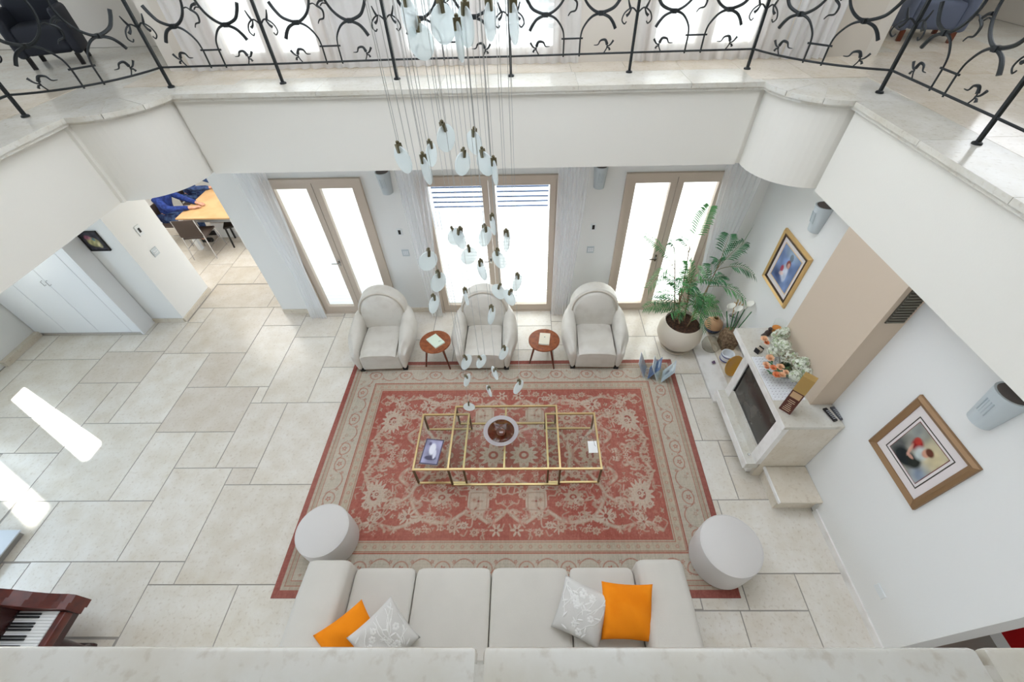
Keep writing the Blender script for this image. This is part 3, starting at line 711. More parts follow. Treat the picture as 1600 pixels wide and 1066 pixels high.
# ================================================================== COFFEE TABLES
def frame_table(name, label, x0, x1, y0, y1, z, mid=False):
    t = thing(name, label, 'coffee table', ((x0+x1)/2, (y0+y1)/2, .012), None)
    b = .022; T = z
    mb = MB(); mb.box(x0, x1, y0, y0+b, T-b, T); mb.box(x0, x1, y1-b, y1, T-b, T); mb.box(x0, x0+b, y0+b, y1-b, T-b, T); mb.box(x1-b, x1, y0+b, y1-b, T-b, T)
    build('top_frame', mb, BRASS, t, smooth=False)
    build('glass_top', MB().box(x0+b, x1-b, y0+b, y1-b, T-.012, T-.004), TGLASS, t, smooth=False)
    mb = MB(); mb.box(x0, x1, y0, y0+b, .012, .012+b); mb.box(x0, x1, y1-b, y1, .012, .012+b)
    build('foot_rail', mb, BRASS, t, smooth=False)
    for x in (x0, x1-b):
        for y in (y0, y1-b): build('leg', MB().box(x, x+b, y, y+b, .012+b, T-b), BRASSD, t, smooth=False)
    if mid: 
        xm = (x0+x1)/2; build('centre_rail', MB().box(xm-b/2, xm+b/2, y0+b, y1-b, T-b-.004, T-.014), BRASS, t, smooth=False)
    return t
frame_table('coffee_table', 'tall middle glass and brass coffee table with a glass bowl on it', -.965, .37, 2.265, 3.165, .445, True)
frame_table('coffee_table', 'lower left glass and brass nesting table with a magazine on it', -1.39, -.77, 2.29, 3.08, .39)
frame_table('coffee_table', 'lower right glass and brass nesting table, nothing but small eyeglasses on top', .21, .86, 2.29, 3.08, .39)
# bowl
bw = thing('glass_bowl', 'round amber glass bowl with a wide lilac rim on the middle coffee table', 'bowl', (-.345, 2.75, .446))
build('rim', MB().lathe([(.165, .046), (.215, .056), (.218, .060), (.213, .064), (.165, .054)], -.345, 2.75, 48, Matrix.Translation((0, 0, .446))), LILAC, bw)
build('basin', MB().lathe([(.0001, .004), (.06, .004), (.10, .015), (.145, .036), (.166, .048), (.163, .054), (.14, .043), (.095, .022), (.055, .012), (.0001, .012)], -.345, 2.75, 48, Matrix.Translation((0, 0, .446))), AMBER, bw)
build('centre_knob', MB().sphere((-.345, 2.75, .474), .062, 24, 12, (1, 1, .5)), nmat('dark_amber', (96, 52, 34), .08, coat=1), bw)
# magazine
def painted(name, fn, nx, ny, w_, h_, mat, parent, T, th=.004):
    "small sheet w x h with a coloured vertex grid; T places it (sheet local XY plane, +Z out)"
    X, Y = np.meshgrid(np.linspace(0, 1, nx), np.linspace(0, 1, ny)); col = np.ones((ny, nx, 4), np.float32); col[..., :3] = fn(X, Y)
    vs = [T @ Vector(((x-.5)*w_, (y-.5)*h_, th)) for y, x in zip(Y.ravel(), X.ravel())]
    fs = [(j*nx+i, j*nx+i+1, (j+1)*nx+i+1, (j+1)*nx+i) for j in range(ny-1) for i in range(nx-1)]
    n = len(vs); b4 = [T @ Vector((sx*w_/2, sy*h_/2, 0)) for sx, sy in ((-1, -1), (1, -1), (1, 1), (-1, 1))]; vs += b4
    cr = [0, nx-1, nx*ny-1, nx*(ny-1)]
    fs += [(n+3, n+2, n+1, n)]
    top = list(range(nx)); fs += [tuple([n, n+1]+top[::-1])]
    rt = [nx-1+k*nx for k in range(ny)]; fs += [tuple([n+1, n+2]+rt[::-1])]
    tp = [nx*ny-1-k for k in range(nx)]; fs += [tuple([n+2, n+3]+tp[::-1])]
    lf = [nx*(ny-1)-k*nx for k in range(ny)]; fs += [tuple([n+3, n]+lf[::-1])]
    cc = np.concatenate([col.reshape(-1, 4), np.tile(col.reshape(-1, 4).mean(0), (4, 1))])
    return build(name, MB().add(vs, fs), mat, parent, smooth=False, vcol=cc)
VC = vcmat('printed_paper', .35, spec=.5); VCM = vcmat('painted_canvas', .6)
def LL(c): return np.array(lin(c)[:3])
def blob(col, X, Y, cx, cy, rx, ry, c, a=1., rot=0., soft=.25):
    dx, dy = X-cx, Y-cy; u = (dx*math.cos(rot)+dy*math.sin(rot))/rx; v = (-dx*math.sin(rot)+dy*math.cos(rot))/ry
    m = np.clip((1-np.hypot(u, v))/soft, 0, 1)[..., None]*a; col[:] = col*(1-m)+LL(c)*m
def noise2(X, Y, sd, k=12, amp=1.):
    r = np.random.RandomState(sd); s = np.zeros_like(X)
    for _ in range(k): s += np.sin(r.uniform(-14, 14)*X+r.uniform(-14, 14)*Y+r.uniform(0, 6))
    return s/k*amp
def magfn(X, Y):
    c = np.zeros(X.shape+(3,)); c[:] = LL((150, 148, 176)); n = noise2(X, Y, 3, 14, 2.2)
    c = c*(1+.45*n[..., None]); blob(c, X, Y, .5, .6, .2, .26, (226, 226, 236)); blob(c, X, Y, .5, .25, .36, .1, (70, 66, 92)); blob(c, X, Y, .3, .8, .1, .08, (96, 90, 120)); blob(c, X, Y, .68, .4, .1, .2, (214, 214, 228))
    e = (X < .05) | (X > .95) | (Y < .04) | (Y > .96); c[e] = LL((78, 70, 92)); return np.clip(c, .01, 1)
mg = thing('magazine', 'purple and white magazine lying on the left nesting table', 'magazine', (-1.19, 2.53, .391))
painted('front_cover', magfn, 26, 34, .225, .34, VC, mg, Matrix.Translation((-1.185, 2.525, .391+.008)) @ Matrix.Rotation(-.12, 4, 'Z'), .003)
build('page_block', xf(MB().box(-.11, .11, -.168, .168, 0, .008), Matrix.Translation((-1.185, 2.525, .391)) @ Matrix.Rotation(-.12, 4, 'Z')), IVORY, mg, smooth=False)
# eyeglasses on the right table
eg = thing('eyeglasses', 'thin dark-rimmed eyeglasses lying on the right nesting table', 'eyeglasses', (.70, 2.70, .391))
def ring(cx, cy, z, r, sx=1.2): return [(cx+sx*r*math.cos(2*PI*i/20), cy+r*math.sin(2*PI*i/20), z) for i in range(21)]
EG = nmat('dark_wire', (86, 60, 70), .3)
build('lens_rims', MB().tube(ring(.655, 2.71, .395, .033), .0022, 6).tube(ring(.75, 2.71, .395, .033), .0022, 6).tube([(.695, 2.715, .396), (.71, 2.715, .396)], .0022, 6), EG, eg)
for x, d in ((.614, .02), (.791, .01)): build('temple', MB().tube([(x, 2.712, .396), (x+d, 2.60, .396), (x+d*2, 2.585, .394)], .002, 6), EG, eg)
pp = MB().box(.72, .83, 2.50, 2.66, .3902, .3914)
tag(build('paper_napkin', pp, IVORY, smooth=False), 'small white paper sheet on the right nesting table', 'paper')

# ================================================================== SOFA
sf = thing('sofa', 'long off-white fabric sofa with four seat cushions and wide arms, below the ledge', 'sofa', (-.36, .6, .012))
SX0, SX1 = -2.17, 1.46
def arm(xo, xi, s):
    rings = []
    for k in range(9):
        u = k/8; y = .10+(1.20-.10)*u
        zt = interp(u, [(0, .70), (.7, .67), (1, .63)])
        r = .055; bx = xo+(.05*s if True else 0)
        o = xo-.0*s; pts = [(o+.03*s, .05), (o, .3), (o, zt-r), (o+.35*r*s, zt-.3*r), (o+r*1.2*s, zt), (xi-r*1.2*s, zt), (xi-.35*r*s, zt-.3*r), (xi, zt-r), (xi, .3), (xi, .05)]
        rings.append([(x, y, z) for x, z in pts])
    def sh(r, k, y):
        cx = sum(p[0] for p in r)/len(r); cz = sum(p[2] for p in r)/len(r); return [(cx+(p[0]-cx)*k, y, cz+(p[2]-cz)*(k if p[2] > .1 else 1)) for p in r]
    rings += [sh(rings[-1], .97, 1.235), sh(rings[-1], .86, 1.25)]
    return MB().loft(rings)
build('armrest', arm(SX0, -1.745, 1), FABRIC, sf, ang=60); build('armrest', arm(SX1, 1.015, -1), FABRIC, sf, ang=60)
def cushion(x0, x1, y0, y1, z0, z1, puff=.03, n=14):
    mb = MB(); top = []; bm = bmesh.new(); bmesh.ops.create_cube(bm, size=2); bmesh.ops.subdivide_edges(bm, edges=bm.edges[:], cuts=n, use_grid_fill=True)
    for v in bm.verts:
        x, y, z = v.co; e = 14
        q = (abs(x)**e+abs(y)**e+abs(z)**e)**(1/e); x, y, z = x/q, y/q, z/q
        z += math.copysign(1, z)*puff/((z1-z0)/2)*(1-x*x)*(1-y*y)*abs(z)
        v.co = ((x0+x1)/2+x*(x1-x0)/2, (y0+y1)/2+y*(y1-y0)/2, (z0+z1)/2+z*(z1-z0)/2)
    bm.verts.index_update(); mb.add([v.co[:] for v in bm.verts], [[v.index for v in f.verts] for f in bm.faces]); bm.free(); return mb
cxs = [-1.74, -1.13, -.385, .375, 1.01]
for a, b in zip(cxs, cxs[1:]): build('seat_cushion', cushion(a+.004, b-.004, .42, 1.225, .27, .455, .02), FABRIC, sf, ang=80)
build('base', MB().rbox(SX0+.06, SX1-.06, .12, 1.17, .06, .27, .015, 2), FABRIC, sf)
build('backrest', MB().rbox(SX0, SX1, -.10, .20, .06, .78, .05, 3), FABRIC, sf)
for a, b in zip(cxs, cxs[1:]): build('back_cushion', cushion(a+.006, b-.006, .19, .44, .45, .84, .01, 8), FABRIC, sf, ang=80)
for x in (SX0+.12, SX1-.12):
    for y in (.02, 1.1): build('foot', MB().box(x-.03, x+.03, y-.03, y+.03, .0, .062), DARK, sf, smooth=False)

def pillow(name, s, th, mat, label, loc, rot, decor=None, group=None):
    n = 24; vs = []; fs = []
    for sgn in (1, -1):
        for j in range(n+1):
            for i in range(n+1):
                x, y = -1+2*i/n, -1+2*j/n; k = ((1-x**4)*(1-y**4))**.55 if abs(x) < 1 and abs(y) < 1 else 0
                pin = 1-.07*(1-x*x)*(abs(y) > 0)*(y*y)-0; pin2 = 1-.07*(1-y*y)*(x*x)
                wr = .012*math.sin(5*x+3*y)*k
                vs.append((x*s/2*pin2*1.0, y*s/2*pin, sgn*th/2*k+wr))
    m = (n+1)**2
    for b, fl in ((0, 1), (m, -1)):
        for j in range(n):
            for i in range(n):
                a = b+j*(n+1)+i; f = (a, a+1, a+n+2, a+n+1); fs.append(f if fl == 1 else f[::-1])
    mb = MB().add(vs, fs)
    o = build(name, mb, mat, smooth=True, ang=180)
    bm = bmesh.new(); bm.from_mesh(o.data); bmesh.ops.remove_doubles(bm, verts=bm.verts, dist=.0008); bm.to_mesh(o.data); bm.free()
    tag(o, label, 'cushion', group); o.location = loc; o.rotation_euler = rot
    def zt(x, y):
        X, Y = 2*x/s, 2*y/s; X = max(-.98, min(.98, X)); Y = max(-.98, min(.98, Y)); return th/2*((1-X**4)*(1-Y**4))**.55+.012*math.sin(5*X+3*Y)*((1-X**4)*(1-Y**4))**.55
    if decor:
        rs = random.Random(decor); k = 0
        for _ in range(8):
            x, y = rs.uniform(-.36, .3)*s, rs.uniform(-.36, .1)*s; a = rs.uniform(.6, 2.2); pts = []
            for q in range(9):
                pts.append((x, y, zt(x, y)+.001)); x += .038*math.cos(a); y += .038*math.sin(a); a += rs.uniform(-.45, .45)
                x = max(-.42*s, min(.42*s, x)); y = max(-.42*s, min(.42*s, y))
            build('embroidered_stem', MB().tube(pts, .004, 5), LACEW, o, world=False)
        for _ in range(9):
            x, y = rs.uniform(-.34, .34)*s, rs.uniform(-.34, .34)*s; mb = MB(); R = rs.uniform(.022, .04)
            for q in range(6):
                a = q*PI/3+rs.uniform(-.1, .1); cx, cy = x+R*.6*math.cos(a), y+R*.6*math.sin(a)
                mb.sphere((cx, cy, zt(cx, cy)), R*.45, 8, 4, (1, 1, .3))
            build('embroidered_flower', mb, LACEW, o, world=False)
        for _ in range(18):
            x, y = rs.uniform(-.38, .38)*s, rs.uniform(-.38, .38)*s; a = rs.uniform(0, 6); mb = MB()
            mb.tube([(x+d*math.cos(a), y+d*math.sin(a), zt(x+d*math.cos(a), y+d*math.sin(a))) for d in (-.03, -.012, .012, .03)], [.001, .008, .008, .001], 6)
            build('embroidered_leaf', mb, LACEW, o, world=False)
    return o
pillow('throw_pillow', .46, .15, ORANGE, 'orange cushion leaning on the right sofa arm', (.85, .81, .66), (.50, .06, -.04))
pillow('throw_pillow', .44, .14, LACE, 'white embroidered cushion overlapping the right-hand orange one', (.45, .82, .62), (.42, -.10, -.42), 5)
pillow('throw_pillow', .45, .14, ORANGE, 'orange cushion in the left corner of the sofa', (-1.56, .60, .63), (.5, -.10, .62))
pillow('throw_pillow', .44, .14, LACE, 'white embroidered cushion in front of the left-hand orange one', (-1.27, .62, .64), (.5, .05, .80), 9)

# ================================================================== POUFS
def pouf(x, y, r, h, label):
    t = thing('pouf', label, 'pouf', (x, y, .012), None)
    build('upholstered_drum', MB().lathe([(.0001, .012), (r-.02, .012), (r, .03), (r+.004, h*.5), (r, h-.04), (r-.012, h-.012), (r-.035, h), (.0001, h+.006)], x, y, 56), FABW, t)
    build('piping', MB().tube([(x+(r-.008)*math.cos(2*PI*i/48), y+(r-.008)*math.sin(2*PI*i/48), h-.016) for i in range(49)], .005, 6), FABW, t)
    return t
pouf(-2.235, 1.615, .285, .40, 'low round white pouf on the left rug edge, beside sofa')
pouf(2.045, 1.43, .31, .46, 'taller round white pouf on the right rug corner, near fireplace bench')

# ================================================================== FIREPLACE
fp = thing('fireplace', 'white marble fireplace with dark glass firebox against the right wall', 'fireplace', (3.0, 2.9, 0))
def w_(name, mb, mat, smooth=False, parent=fp, label=None): return build(name, mb, mat, parent, smooth=smooth, label=label)
w_('mantel_slab', MB().rbox(2.685, 3.315, 2.375, 3.86, 1.085, 1.135, .006, 2), LEDGE)
w_('mantel_front', MB().box(2.683, 2.700, 2.375, 3.86, 1.05, 1.1345), MWHITE)
mb = MB(); mb.box(2.70, 2.76, 2.385, 2.52, .30, 1.085); mb.box(2.70, 2.76, 3.355, 3.48, .30, 1.085); mb.box(2.70, 2.76, 2.52, 3.355, 1.045, 1.085)
w_('surround', mb, MWHITE)
w_('side_slab', MB().box(2.76, 3.315, 2.385, 2.43, 0, 1.085), MARBLE)
w_('side_slab', MB().box(2.76, 3.315, 3.44, 3.48, 0, 1.085), MARBLE)
w_('firebox', MB().box(3.2, 3.3, 2.43, 3.44, .3, 1.085).box(2.76, 3.2, 2.43, 3.44, .30, .36), DARK)
w_('fire_glass', MB().box(2.725, 2.735, 2.52, 3.355, .44, 1.045), FIRE)
fr = MB(); fr.box(2.715, 2.745, 2.52, 2.535, .47, 1.045); fr.box(2.715, 2.745, 3.34, 3.355, .47, 1.045); fr.box(2.715, 2.745, 2.535, 3.34, 1.03, 1.045)
w_('metal_edge', fr, DARK)
w_('sill', MB().prism([(2.70, .30), (2.70, .47), (2.745, .47), (2.745, .30)], 2.52, 3.355, 'y').box(2.60, 2.745, 2.385, 3.48, .20, .31), LEDGE)
w_('sill_edge', MB().box(2.585, 2.60, 2.385, 3.48, .20, .312), MWHITE)
w_('lower_panel', MB().box(2.70, 2.76, 2.43, 3.44, .02, .20).box(2.74, 2.76, 2.52, 3.355, .31, .47), MWHITE)
w_('damper_knob', MB().sphere((2.66, 2.50, .325), .016, 12, 8), CHROME, True)
lg = [((2.85, 2.75, .42), (2.95, 3.15, .44)), ((2.90, 2.9, .50), (3.0, 3.25, .48))]
for a, b in lg: w_('firewood_log', MB().tube([a, b], .045, 9), nmat('bark', (110, 84, 64), .9), True)
# low bench block next to it
bn = thing('hearth_bench', 'low marble block bench beside the fireplace at the right wall', 'bench', (3.08, 2.16, 0))
build('seat_slab', MB().rbox(2.84, 3.318, 1.94, 2.38, .215, .25, .004, 1), MARBLE, bn, smooth=False)
build('edge_strip', MB().box(2.822, 2.84, 1.94, 2.38, .213, .253), MWHITE, bn, smooth=False)
build('block', MB().box(2.86, 3.315, 1.98, 2.38, 0, .215), MARBLE, bn, smooth=False)
# raised step left of it
st = thing('hearth_step', 'low stepped marble plinth running along the right wall behind the fireplace', 'plinth', (3.0, 4.4, 0))
build('lower_step', MB().box(2.63, 3.315, 3.49, 5.0, 0, .035), MWHITE, st, smooth=False)
build('upper_step', MB().box(2.93, 3.315, 3.49, 5.0, .035, .08), MARBLE, st, smooth=False)
# chimney breast
cb = struct('trim_2', MB().box(3.08, 3.32, 2.66, 3.56, 1.135, ZC), WALLB)
vg = thing('vent_grille', 'grey vent grille near the top of the beige chimney column', 'vent', (3.2, 2.655, 2.58))
build('backing', MB().box(3.13, 3.29, 2.650, 2.6605, 2.38, 2.77), nmat('vent_dark', (84, 80, 70), .8), vg, smooth=False)
for k in range(12): build('slat', MB().box(3.135, 3.285, 2.642, 2.651, 2.39+k*.031, 2.405+k*.031), GRILLE, vg, smooth=False)

# ================================================================== PICTURES ON THE RIGHT WALL
def wall_picture(label, yc, zc, wy, hz, fw, frm, fn, x=3.32, roped=False, tilt=.0):
    "hangs on a wall facing -X"
    t = thing('framed_picture', label, 'picture', (x-.02, yc, zc))
    def PT(u, v, d): return (x-d, yc-u, zc+v)        # u to the right as seen
    def bar4(name, a, b, d0, d1, mat, prof=0):
        # frame between half sizes a (outer) and b (inner)
        for (p, q, r, s_) in (((-a[0], -a[1]), (a[0], -a[1]), (b[0], -b[1]), (-b[0], -b[1])), ((a[0], -a[1]), (a[0], a[1]), (b[0], b[1]), (b[0], -b[1])),
                              ((a[0], a[1]), (-a[0], a[1]), (-b[0], b[1]), (b[0], b[1])), ((-a[0], a[1]), (-a[0], -a[1]), (-b[0], -b[1]), (-b[0], b[1]))):
            m_ = [(p[0]*(1-.35)+s_[0]*.35, p[1]*(1-.35)+s_[1]*.35), (q[0]*(1-.35)+r[0]*.35, q[1]*(1-.35)+r[1]*.35)] if prof else None
            if prof:
                vs = [PT(*p, d0), PT(*q, d0), PT(*r, d0), PT(*s_, d0), PT(*p, d1*.55), PT(*q, d1*.55), PT(*m_[1], d1), PT(*m_[0], d1), PT(*r, d1*.5), PT(*s_, d1*.5)]
                fs = [(0, 1, 5, 4), (4, 5, 6, 7), (7, 6, 8, 9), (9, 8, 2, 3), (3, 2, 1, 0), (0, 4, 7, 9, 3), (1, 2, 8, 6, 5)]
            else:
                vs = [PT(*p, d0), PT(*q, d0), PT(*r, d0), PT(*s_, d0), PT(*p, d1), PT(*q, d1), PT(*r, d1), PT(*s_, d1)]
                fs = [(0, 1, 5, 4), (4, 5, 6, 7), (7, 6, 2, 3), (3, 2, 1, 0), (0, 4, 7, 3), (1, 2, 6, 5)]
            build(name, MB().add(vs, fs), mat, t, smooth=False)
    a = (wy/2, hz/2); b = (wy/2-fw, hz/2-fw)
    bar4('frame_rail', a, b, .002, .045, frm, 1)
    if roped: bar4('rope_trim', (b[0]+.004, b[1]+.004), (b[0]-.014, b[1]-.014), .004, .03, ROPE)
    build('mat_board', MB().box(x-.012, x-.004, yc-b[0], yc+b[0], zc-b[1], zc+b[1]), MATB, t, smooth=False)
    c = (b[0]-.065, b[1]-.075)
    bar4('mat_line', c, (c[0]-.008, c[1]-.008), .012, .0145, MATL if not roped else GOLD)
    d = (c[0]-.03, c[1]-.03) if not roped else (c[0]-.008, c[1]-.008)
    if not roped: bar4('mat_line', d, (d[0]-.005, d[1]-.005), .012, .014, nmat('red_mat_line', (120, 50, 48), .7))
    T = Matrix.Translation((x-.012, yc, zc)) @ Matrix(((0, 0, -1, 0), (-1, 0, 0, 0), (0, 1, 0, 0), (0, 0, 0, 1)))
    painted('painted_canvas', fn, 60, 66, 2*(d[0]-.004), 2*(d[1]-.004), VCM, t, T, .002)
    return t
def fn_big(X, Y):
    c = np.zeros(X.shape+(3,)); c[:] = LL((168, 164, 148)); n = noise2(X, Y, 8, 14, 2.); n2 = noise2(2*X, 2*Y, 9, 14, 2.)
    c *= (1+.28*n[..., None]); blob(c, X, Y, .8, .75, .5, .5, (222, 206, 160), .7, soft=.8); blob(c, X, Y, .9, .2, .4, .35, (122, 140, 164), .8, soft=.8); blob(c, X, Y, .1, .8, .4, .4, (130, 138, 140), .7, soft=.8)
    blob(c, X, Y, .1, .2, .5, .5, (74, 78, 84), .8, soft=.7); blob(c, X, Y, .38, .16, .36, .24, (34, 40, 42), 1, .2, .4); blob(c, X, Y, .60, .30, .2, .2, (40, 44, 40), 1, .5, .4)
    blob(c, X, Y, .36, .62, .17, .19, (150, 34, 34), 1, .3, .4); blob(c, X, Y, .30, .68, .10, .1, (176, 60, 50), .8); blob(c, X, Y, .55, .55, .2, .2, (196, 206, 204), .95, -.3, .5)
    blob(c, X, Y, .62, .66, .11, .13, (204, 152, 128), 1, 0, .35); blob(c, X, Y, .66, .74, .13, .10, (106, 60, 44), 1, 0, .35); blob(c, X, Y, .34, .40, .05, .2, (206, 160, 140), .9, .35, .4); blob(c, X, Y, .45, .30, .12, .05, (204, 156, 138), .9, .2, .4)
    return np.clip(c*(1+.18*n2[..., None]), .004, 1)
def fn_small(X, Y):
    c = np.zeros(X.shape+(3,)); c[:] = LL((112, 132, 172)); n = noise2(X, Y, 18, 14, 2.); n2 = noise2(2*X, 2*Y, 19, 14, 2.)
    c *= (1+.4*n[..., None]); blob(c, X, Y, .5, .95, .5, .25, (166, 186, 204), .8, soft=.8); blob(c, X, Y, .3, .15, .4, .2, (48, 62, 104), .8, soft=.8)
    blob(c, X, Y, .52, .42, .2, .26, (206, 210, 222), .95, .2, .45); blob(c, X, Y, .55, .66, .13, .13, (128, 66, 60), 1, 0, .3); blob(c, X, Y, .58, .63, .08, .09, (214, 164, 148), 1, 0, .35)
    blob(c, X, Y, .36, .42, .10, .12, (166, 62, 78), .95, 0, .4); blob(c, X, Y, .42, .30, .14, .07, (220, 190, 180), .8, .4, .4); blob(c, X, Y, .62, .28, .12, .16, (196, 204, 220), .9, 0, .5); blob(c, X, Y, .55, .85, .1, .12, (90, 96, 92), .7, .5)
    return np.clip(c*(1+.2*n2[..., None]), .004, 1)
wall_picture('large bronze-framed painting of a dark-clad figure in red, lower right wall', 1.773, 1.693, .675, .75, .062, BRONZE, fn_big)
wall_picture('smaller gilt-framed blue painting of a seated figure, near the palm', 4.38, 1.68, .69, .76, .055, GOLD, fn_small, roped=True)

# ================================================================== WALL SPEAKERS, SWITCHES
def speaker(label, loc, rz, w_s=.19, h=.31, tiltx=0):
    t = thing('wall_speaker', label, 'speaker', loc, 'pale blue wall speakers', rz)
    # local: wall at y=0, body towards -y, tapering downwards
    rings = []
    for k in range(7):
        u = k/6; z = -h/2+h*u; s = .74+.26*u; d = .075+.055*u
        rings.append([(s*w_s/2*math.cos(PI+PI*i/14), -.012-d*1.0*math.sin(PI*i/14)**.75, z) for i in range(15)]+[(s*w_s/2, -.005, z), (-s*w_s/2, -.005, z)])
    r0 = [(x*.8, y*.8, z-.012) for x, y, z in rings[0]]
    build('housing', MB().loft([r0]+rings), SPK, t, world=False)
    lid = [(w_s/2*.86*math.cos(PI+PI*i/14), -.02-.105*math.sin(PI*i/14)**.75, h/2+.001) for i in range(15)]
    build('top_opening', MB().prism([(x, y) for x, y, z in lid], h/2, h/2+.003), SPKD, t, world=False, smooth=False)
    for k in range(4):
        x = -.03+.02*k; build('slot', MB().bar((x, -.104, -.05), (x, -.127, .08), .006), nmat('slot_shadow', (180, 190, 194), .6) if k == 0 and not bpy.data.materials.get('slot_shadow') else bpy.data.materials['slot_shadow'], t, world=False, smooth=False)
    return t
SPK.name = 'pale_blue_plastic'; nmat('slot_shadow', (180, 190, 194), .6)
p = at(601, 286, y=YW-.05); speaker('pale blue wall speaker between the left and middle windows', (p.x, YW, p.z), 0)
p = at(938, 277, y=YW-.05); speaker('pale blue wall speaker between the middle and right windows', (p.x, YW, p.z), 0)
speaker('pale blue wall speaker above the smaller gilt-framed painting', (3.32, 4.25, 2.47), -PI/2)
speaker('pale blue wall speaker right of the large bronze-framed painting', (3.32, 1.70, 2.47), -PI/2, .22, .33)
def plate(name, label, cat, c, n, w_p, h_p, group=None, black=False, grid=0):
    t = thing(name, label, cat, c, group, math.atan2(n[0], -n[1]))
    build('plate', MB().rbox(-w_p/2, w_p/2, -.012, 0, -h_p/2, h_p/2, .003, 1), nmat('switch_white', (226, 230, 230), .4) if not grid else SPK, t, world=False, smooth=False)
    if black: build('sensor', MB().box(-.018, .018, -.016, -.012, -.035, .035), DARK, t, world=False, smooth=False)
    for k in range(grid):
        for j in (0, 1): build('button', MB().box(-.035+.028*k, -.035+.028*k+.02, -.016, -.012, -.03+.035*j, -.005+.035*j), WHITE, t, world=False, smooth=False)
    return t
plate('wall_sensor', 'small white wall plate with black sensor, between left and middle windows', 'sensor', (-1.905, YW, 1.61), (0, -1), .085, .11, 'sensor plates', True)
plate('wall_sensor', 'small white wall plate with black sensor, between middle and right windows', 'sensor', (.985, YW, 1.645), (0, -1), .085, .11, 'sensor plates', True)
plate('light_switch', 'pale switch plate below the sensor, left of the middle window', 'switch', (-1.895, YW, 1.24), (0, -1), .11, .12, 'switch plates', grid=3)
plate('light_switch', 'pale switch plate below the sensor, right of the middle window', 'switch', (.98, YW, 1.25), (0, -1), .11, .12, 'switch plates', grid=3)
plate('thermostat', 'white thermostat with a dark display on the white pier at left', 'thermostat', (-6.03, 5.71, 1.58), (1, 0), .10, .16, black=True)
plate('light_switch', 'pale blue switch plate low on the white pier at left', 'switch', (-6.03, 5.70, 1.19), (1, 0), .13, .13, 'switch plates', grid=3)
plate('wall_socket', 'white wall socket low on the right wall by the ledge', 'socket', (3.32, 1.02, .42), (-1, 0), .12, .08, grid=0)

# small picture on the recessed wall at left
pc = thing('framed_print', 'small black-framed multicoloured print on the recess wall at far left', 'picture', (-6.36, 5.30, 1.66))
T = Matrix.Translation((-6.39, 5.295, 1.66)) @ Matrix(((1, 0, 0, 0), (0, 0, -1, 0), (0, 1, 0, 0), (0, 0, 0, 1)))
def fn_pr(X, Y):
    c = np.zeros(X.shape+(3,)); c[:] = LL((60, 58, 64)); n = noise2(2*X, 2*Y, 31, 12, 2.4)
    blob(c, X, Y, .5, .45, .36, .3, (176, 170, 120), .9); blob(c, X, Y, .35, .7, .2, .14, (150, 90, 110), .8); blob(c, X, Y, .7, .3, .14, .2, (200, 190, 150), .8); blob(c, X, Y, .6, .6, .1, .1, (70, 110, 120), .9)
    return np.clip(c*(1+.4*n[..., None]), .004, 1)
painted('print_sheet', fn_pr, 24, 30, .27, .30, VCM, pc, T, .003)
mb = MB(); 
for a in ((-.15, -.135, -.165, .165), (.135, .15, -.165, .165), (-.135, .135, -.165, -.15), (-.135, .135, .15, .165)): mb.box(-6.39+a[0], -6.39+a[1], 5.28, 5.308, 1.66+a[2], 1.66+a[3])
build('frame', mb, DARK, pc, smooth=False)

# colourful canvas beyond the right wall end
def fn_art(X, Y):
    c = np.zeros(X.shape+(3,)); c[:] = LL((176, 22, 26)); n = noise2(2*X, 2*Y, 41, 12, 2.2)
    for i, (x, y, r, q, cc) in enumerate([(.2, .7, .12, .1, (24, 22, 24)), (.35, .3, .16, .1, (28, 110, 84)), (.7, .6, .16, .2, (30, 128, 98)), (.55, .8, .1, .1, (20, 18, 20)), (.85, .25, .12, .16, (24, 24, 28)), (.15, .2, .1, .1, (196, 190, 190)), (.5, .45, .08, .06, (214, 150, 40)), (.75, .85, .1, .08, (32, 96, 130))]): blob(c, X, Y, x, y, r, q, cc, 1, .4, .2)
    return np.clip(c*(1+.2*n[..., None]), .004, 1)
ar = thing('canvas_painting', 'red, green and black abstract canvas beyond the right wall end', 'painting', (4.44, 1.0, 1.0))
T = Matrix.Translation((4.40, 1.0, .95)) @ Matrix(((0, 0, -1, 0), (-1, 0, 0, 0), (0, 1, 0, 0), (0, 0, 0, 1)))
painted('canvas', fn_art, 60, 60, 1.9, 1.5, VCM, ar, T, .006)
build('stretcher', MB().box(4.405, 4.44, .07, 1.93, .23, 1.67), WHITE, ar, smooth=False)

# ================================================================== THINGS ON THE MANTEL
ZM = 1.136
dl = MB(); rs = random.Random(2)
n = 60
# lace doily: perforated strip cloth, rings of thread
t = thing('lace_doily', 'white lace doily spread on the mantel under the flowers', 'doily', (2.86, 2.98, ZM))
build('cloth', MB().box(2.70, 3.06, 2.72, 3.36, ZM, ZM+.0015), nmat('lace_cloth', (226, 226, 228), .9), t, smooth=False)
mb = MB()
for i in range(9):
    for j in range(16):
        cx, cy = 2.72+.04*i, 2.74+.04*j; mb.tube([(cx+.014*math.cos(a), cy+.014*math.sin(a), ZM+.004) for a in [2*PI*k/6 for k in range(7)]], .0035, 3, cap=False)
build('lace_rings', mb, WHITE, t, kind='stuff')
mb = MB()
for i in range(9):
    for j in range(16): mb.lathe([(.0001, .0019), (.006, .0019)], 2.74+.04*i, 2.76+.04*j, 4, Matrix.Translation((0, 0, ZM)))
build('lace_holes', mb, nmat('lace_hole', (150, 148, 150), .9), t, kind='stuff', smooth=False)
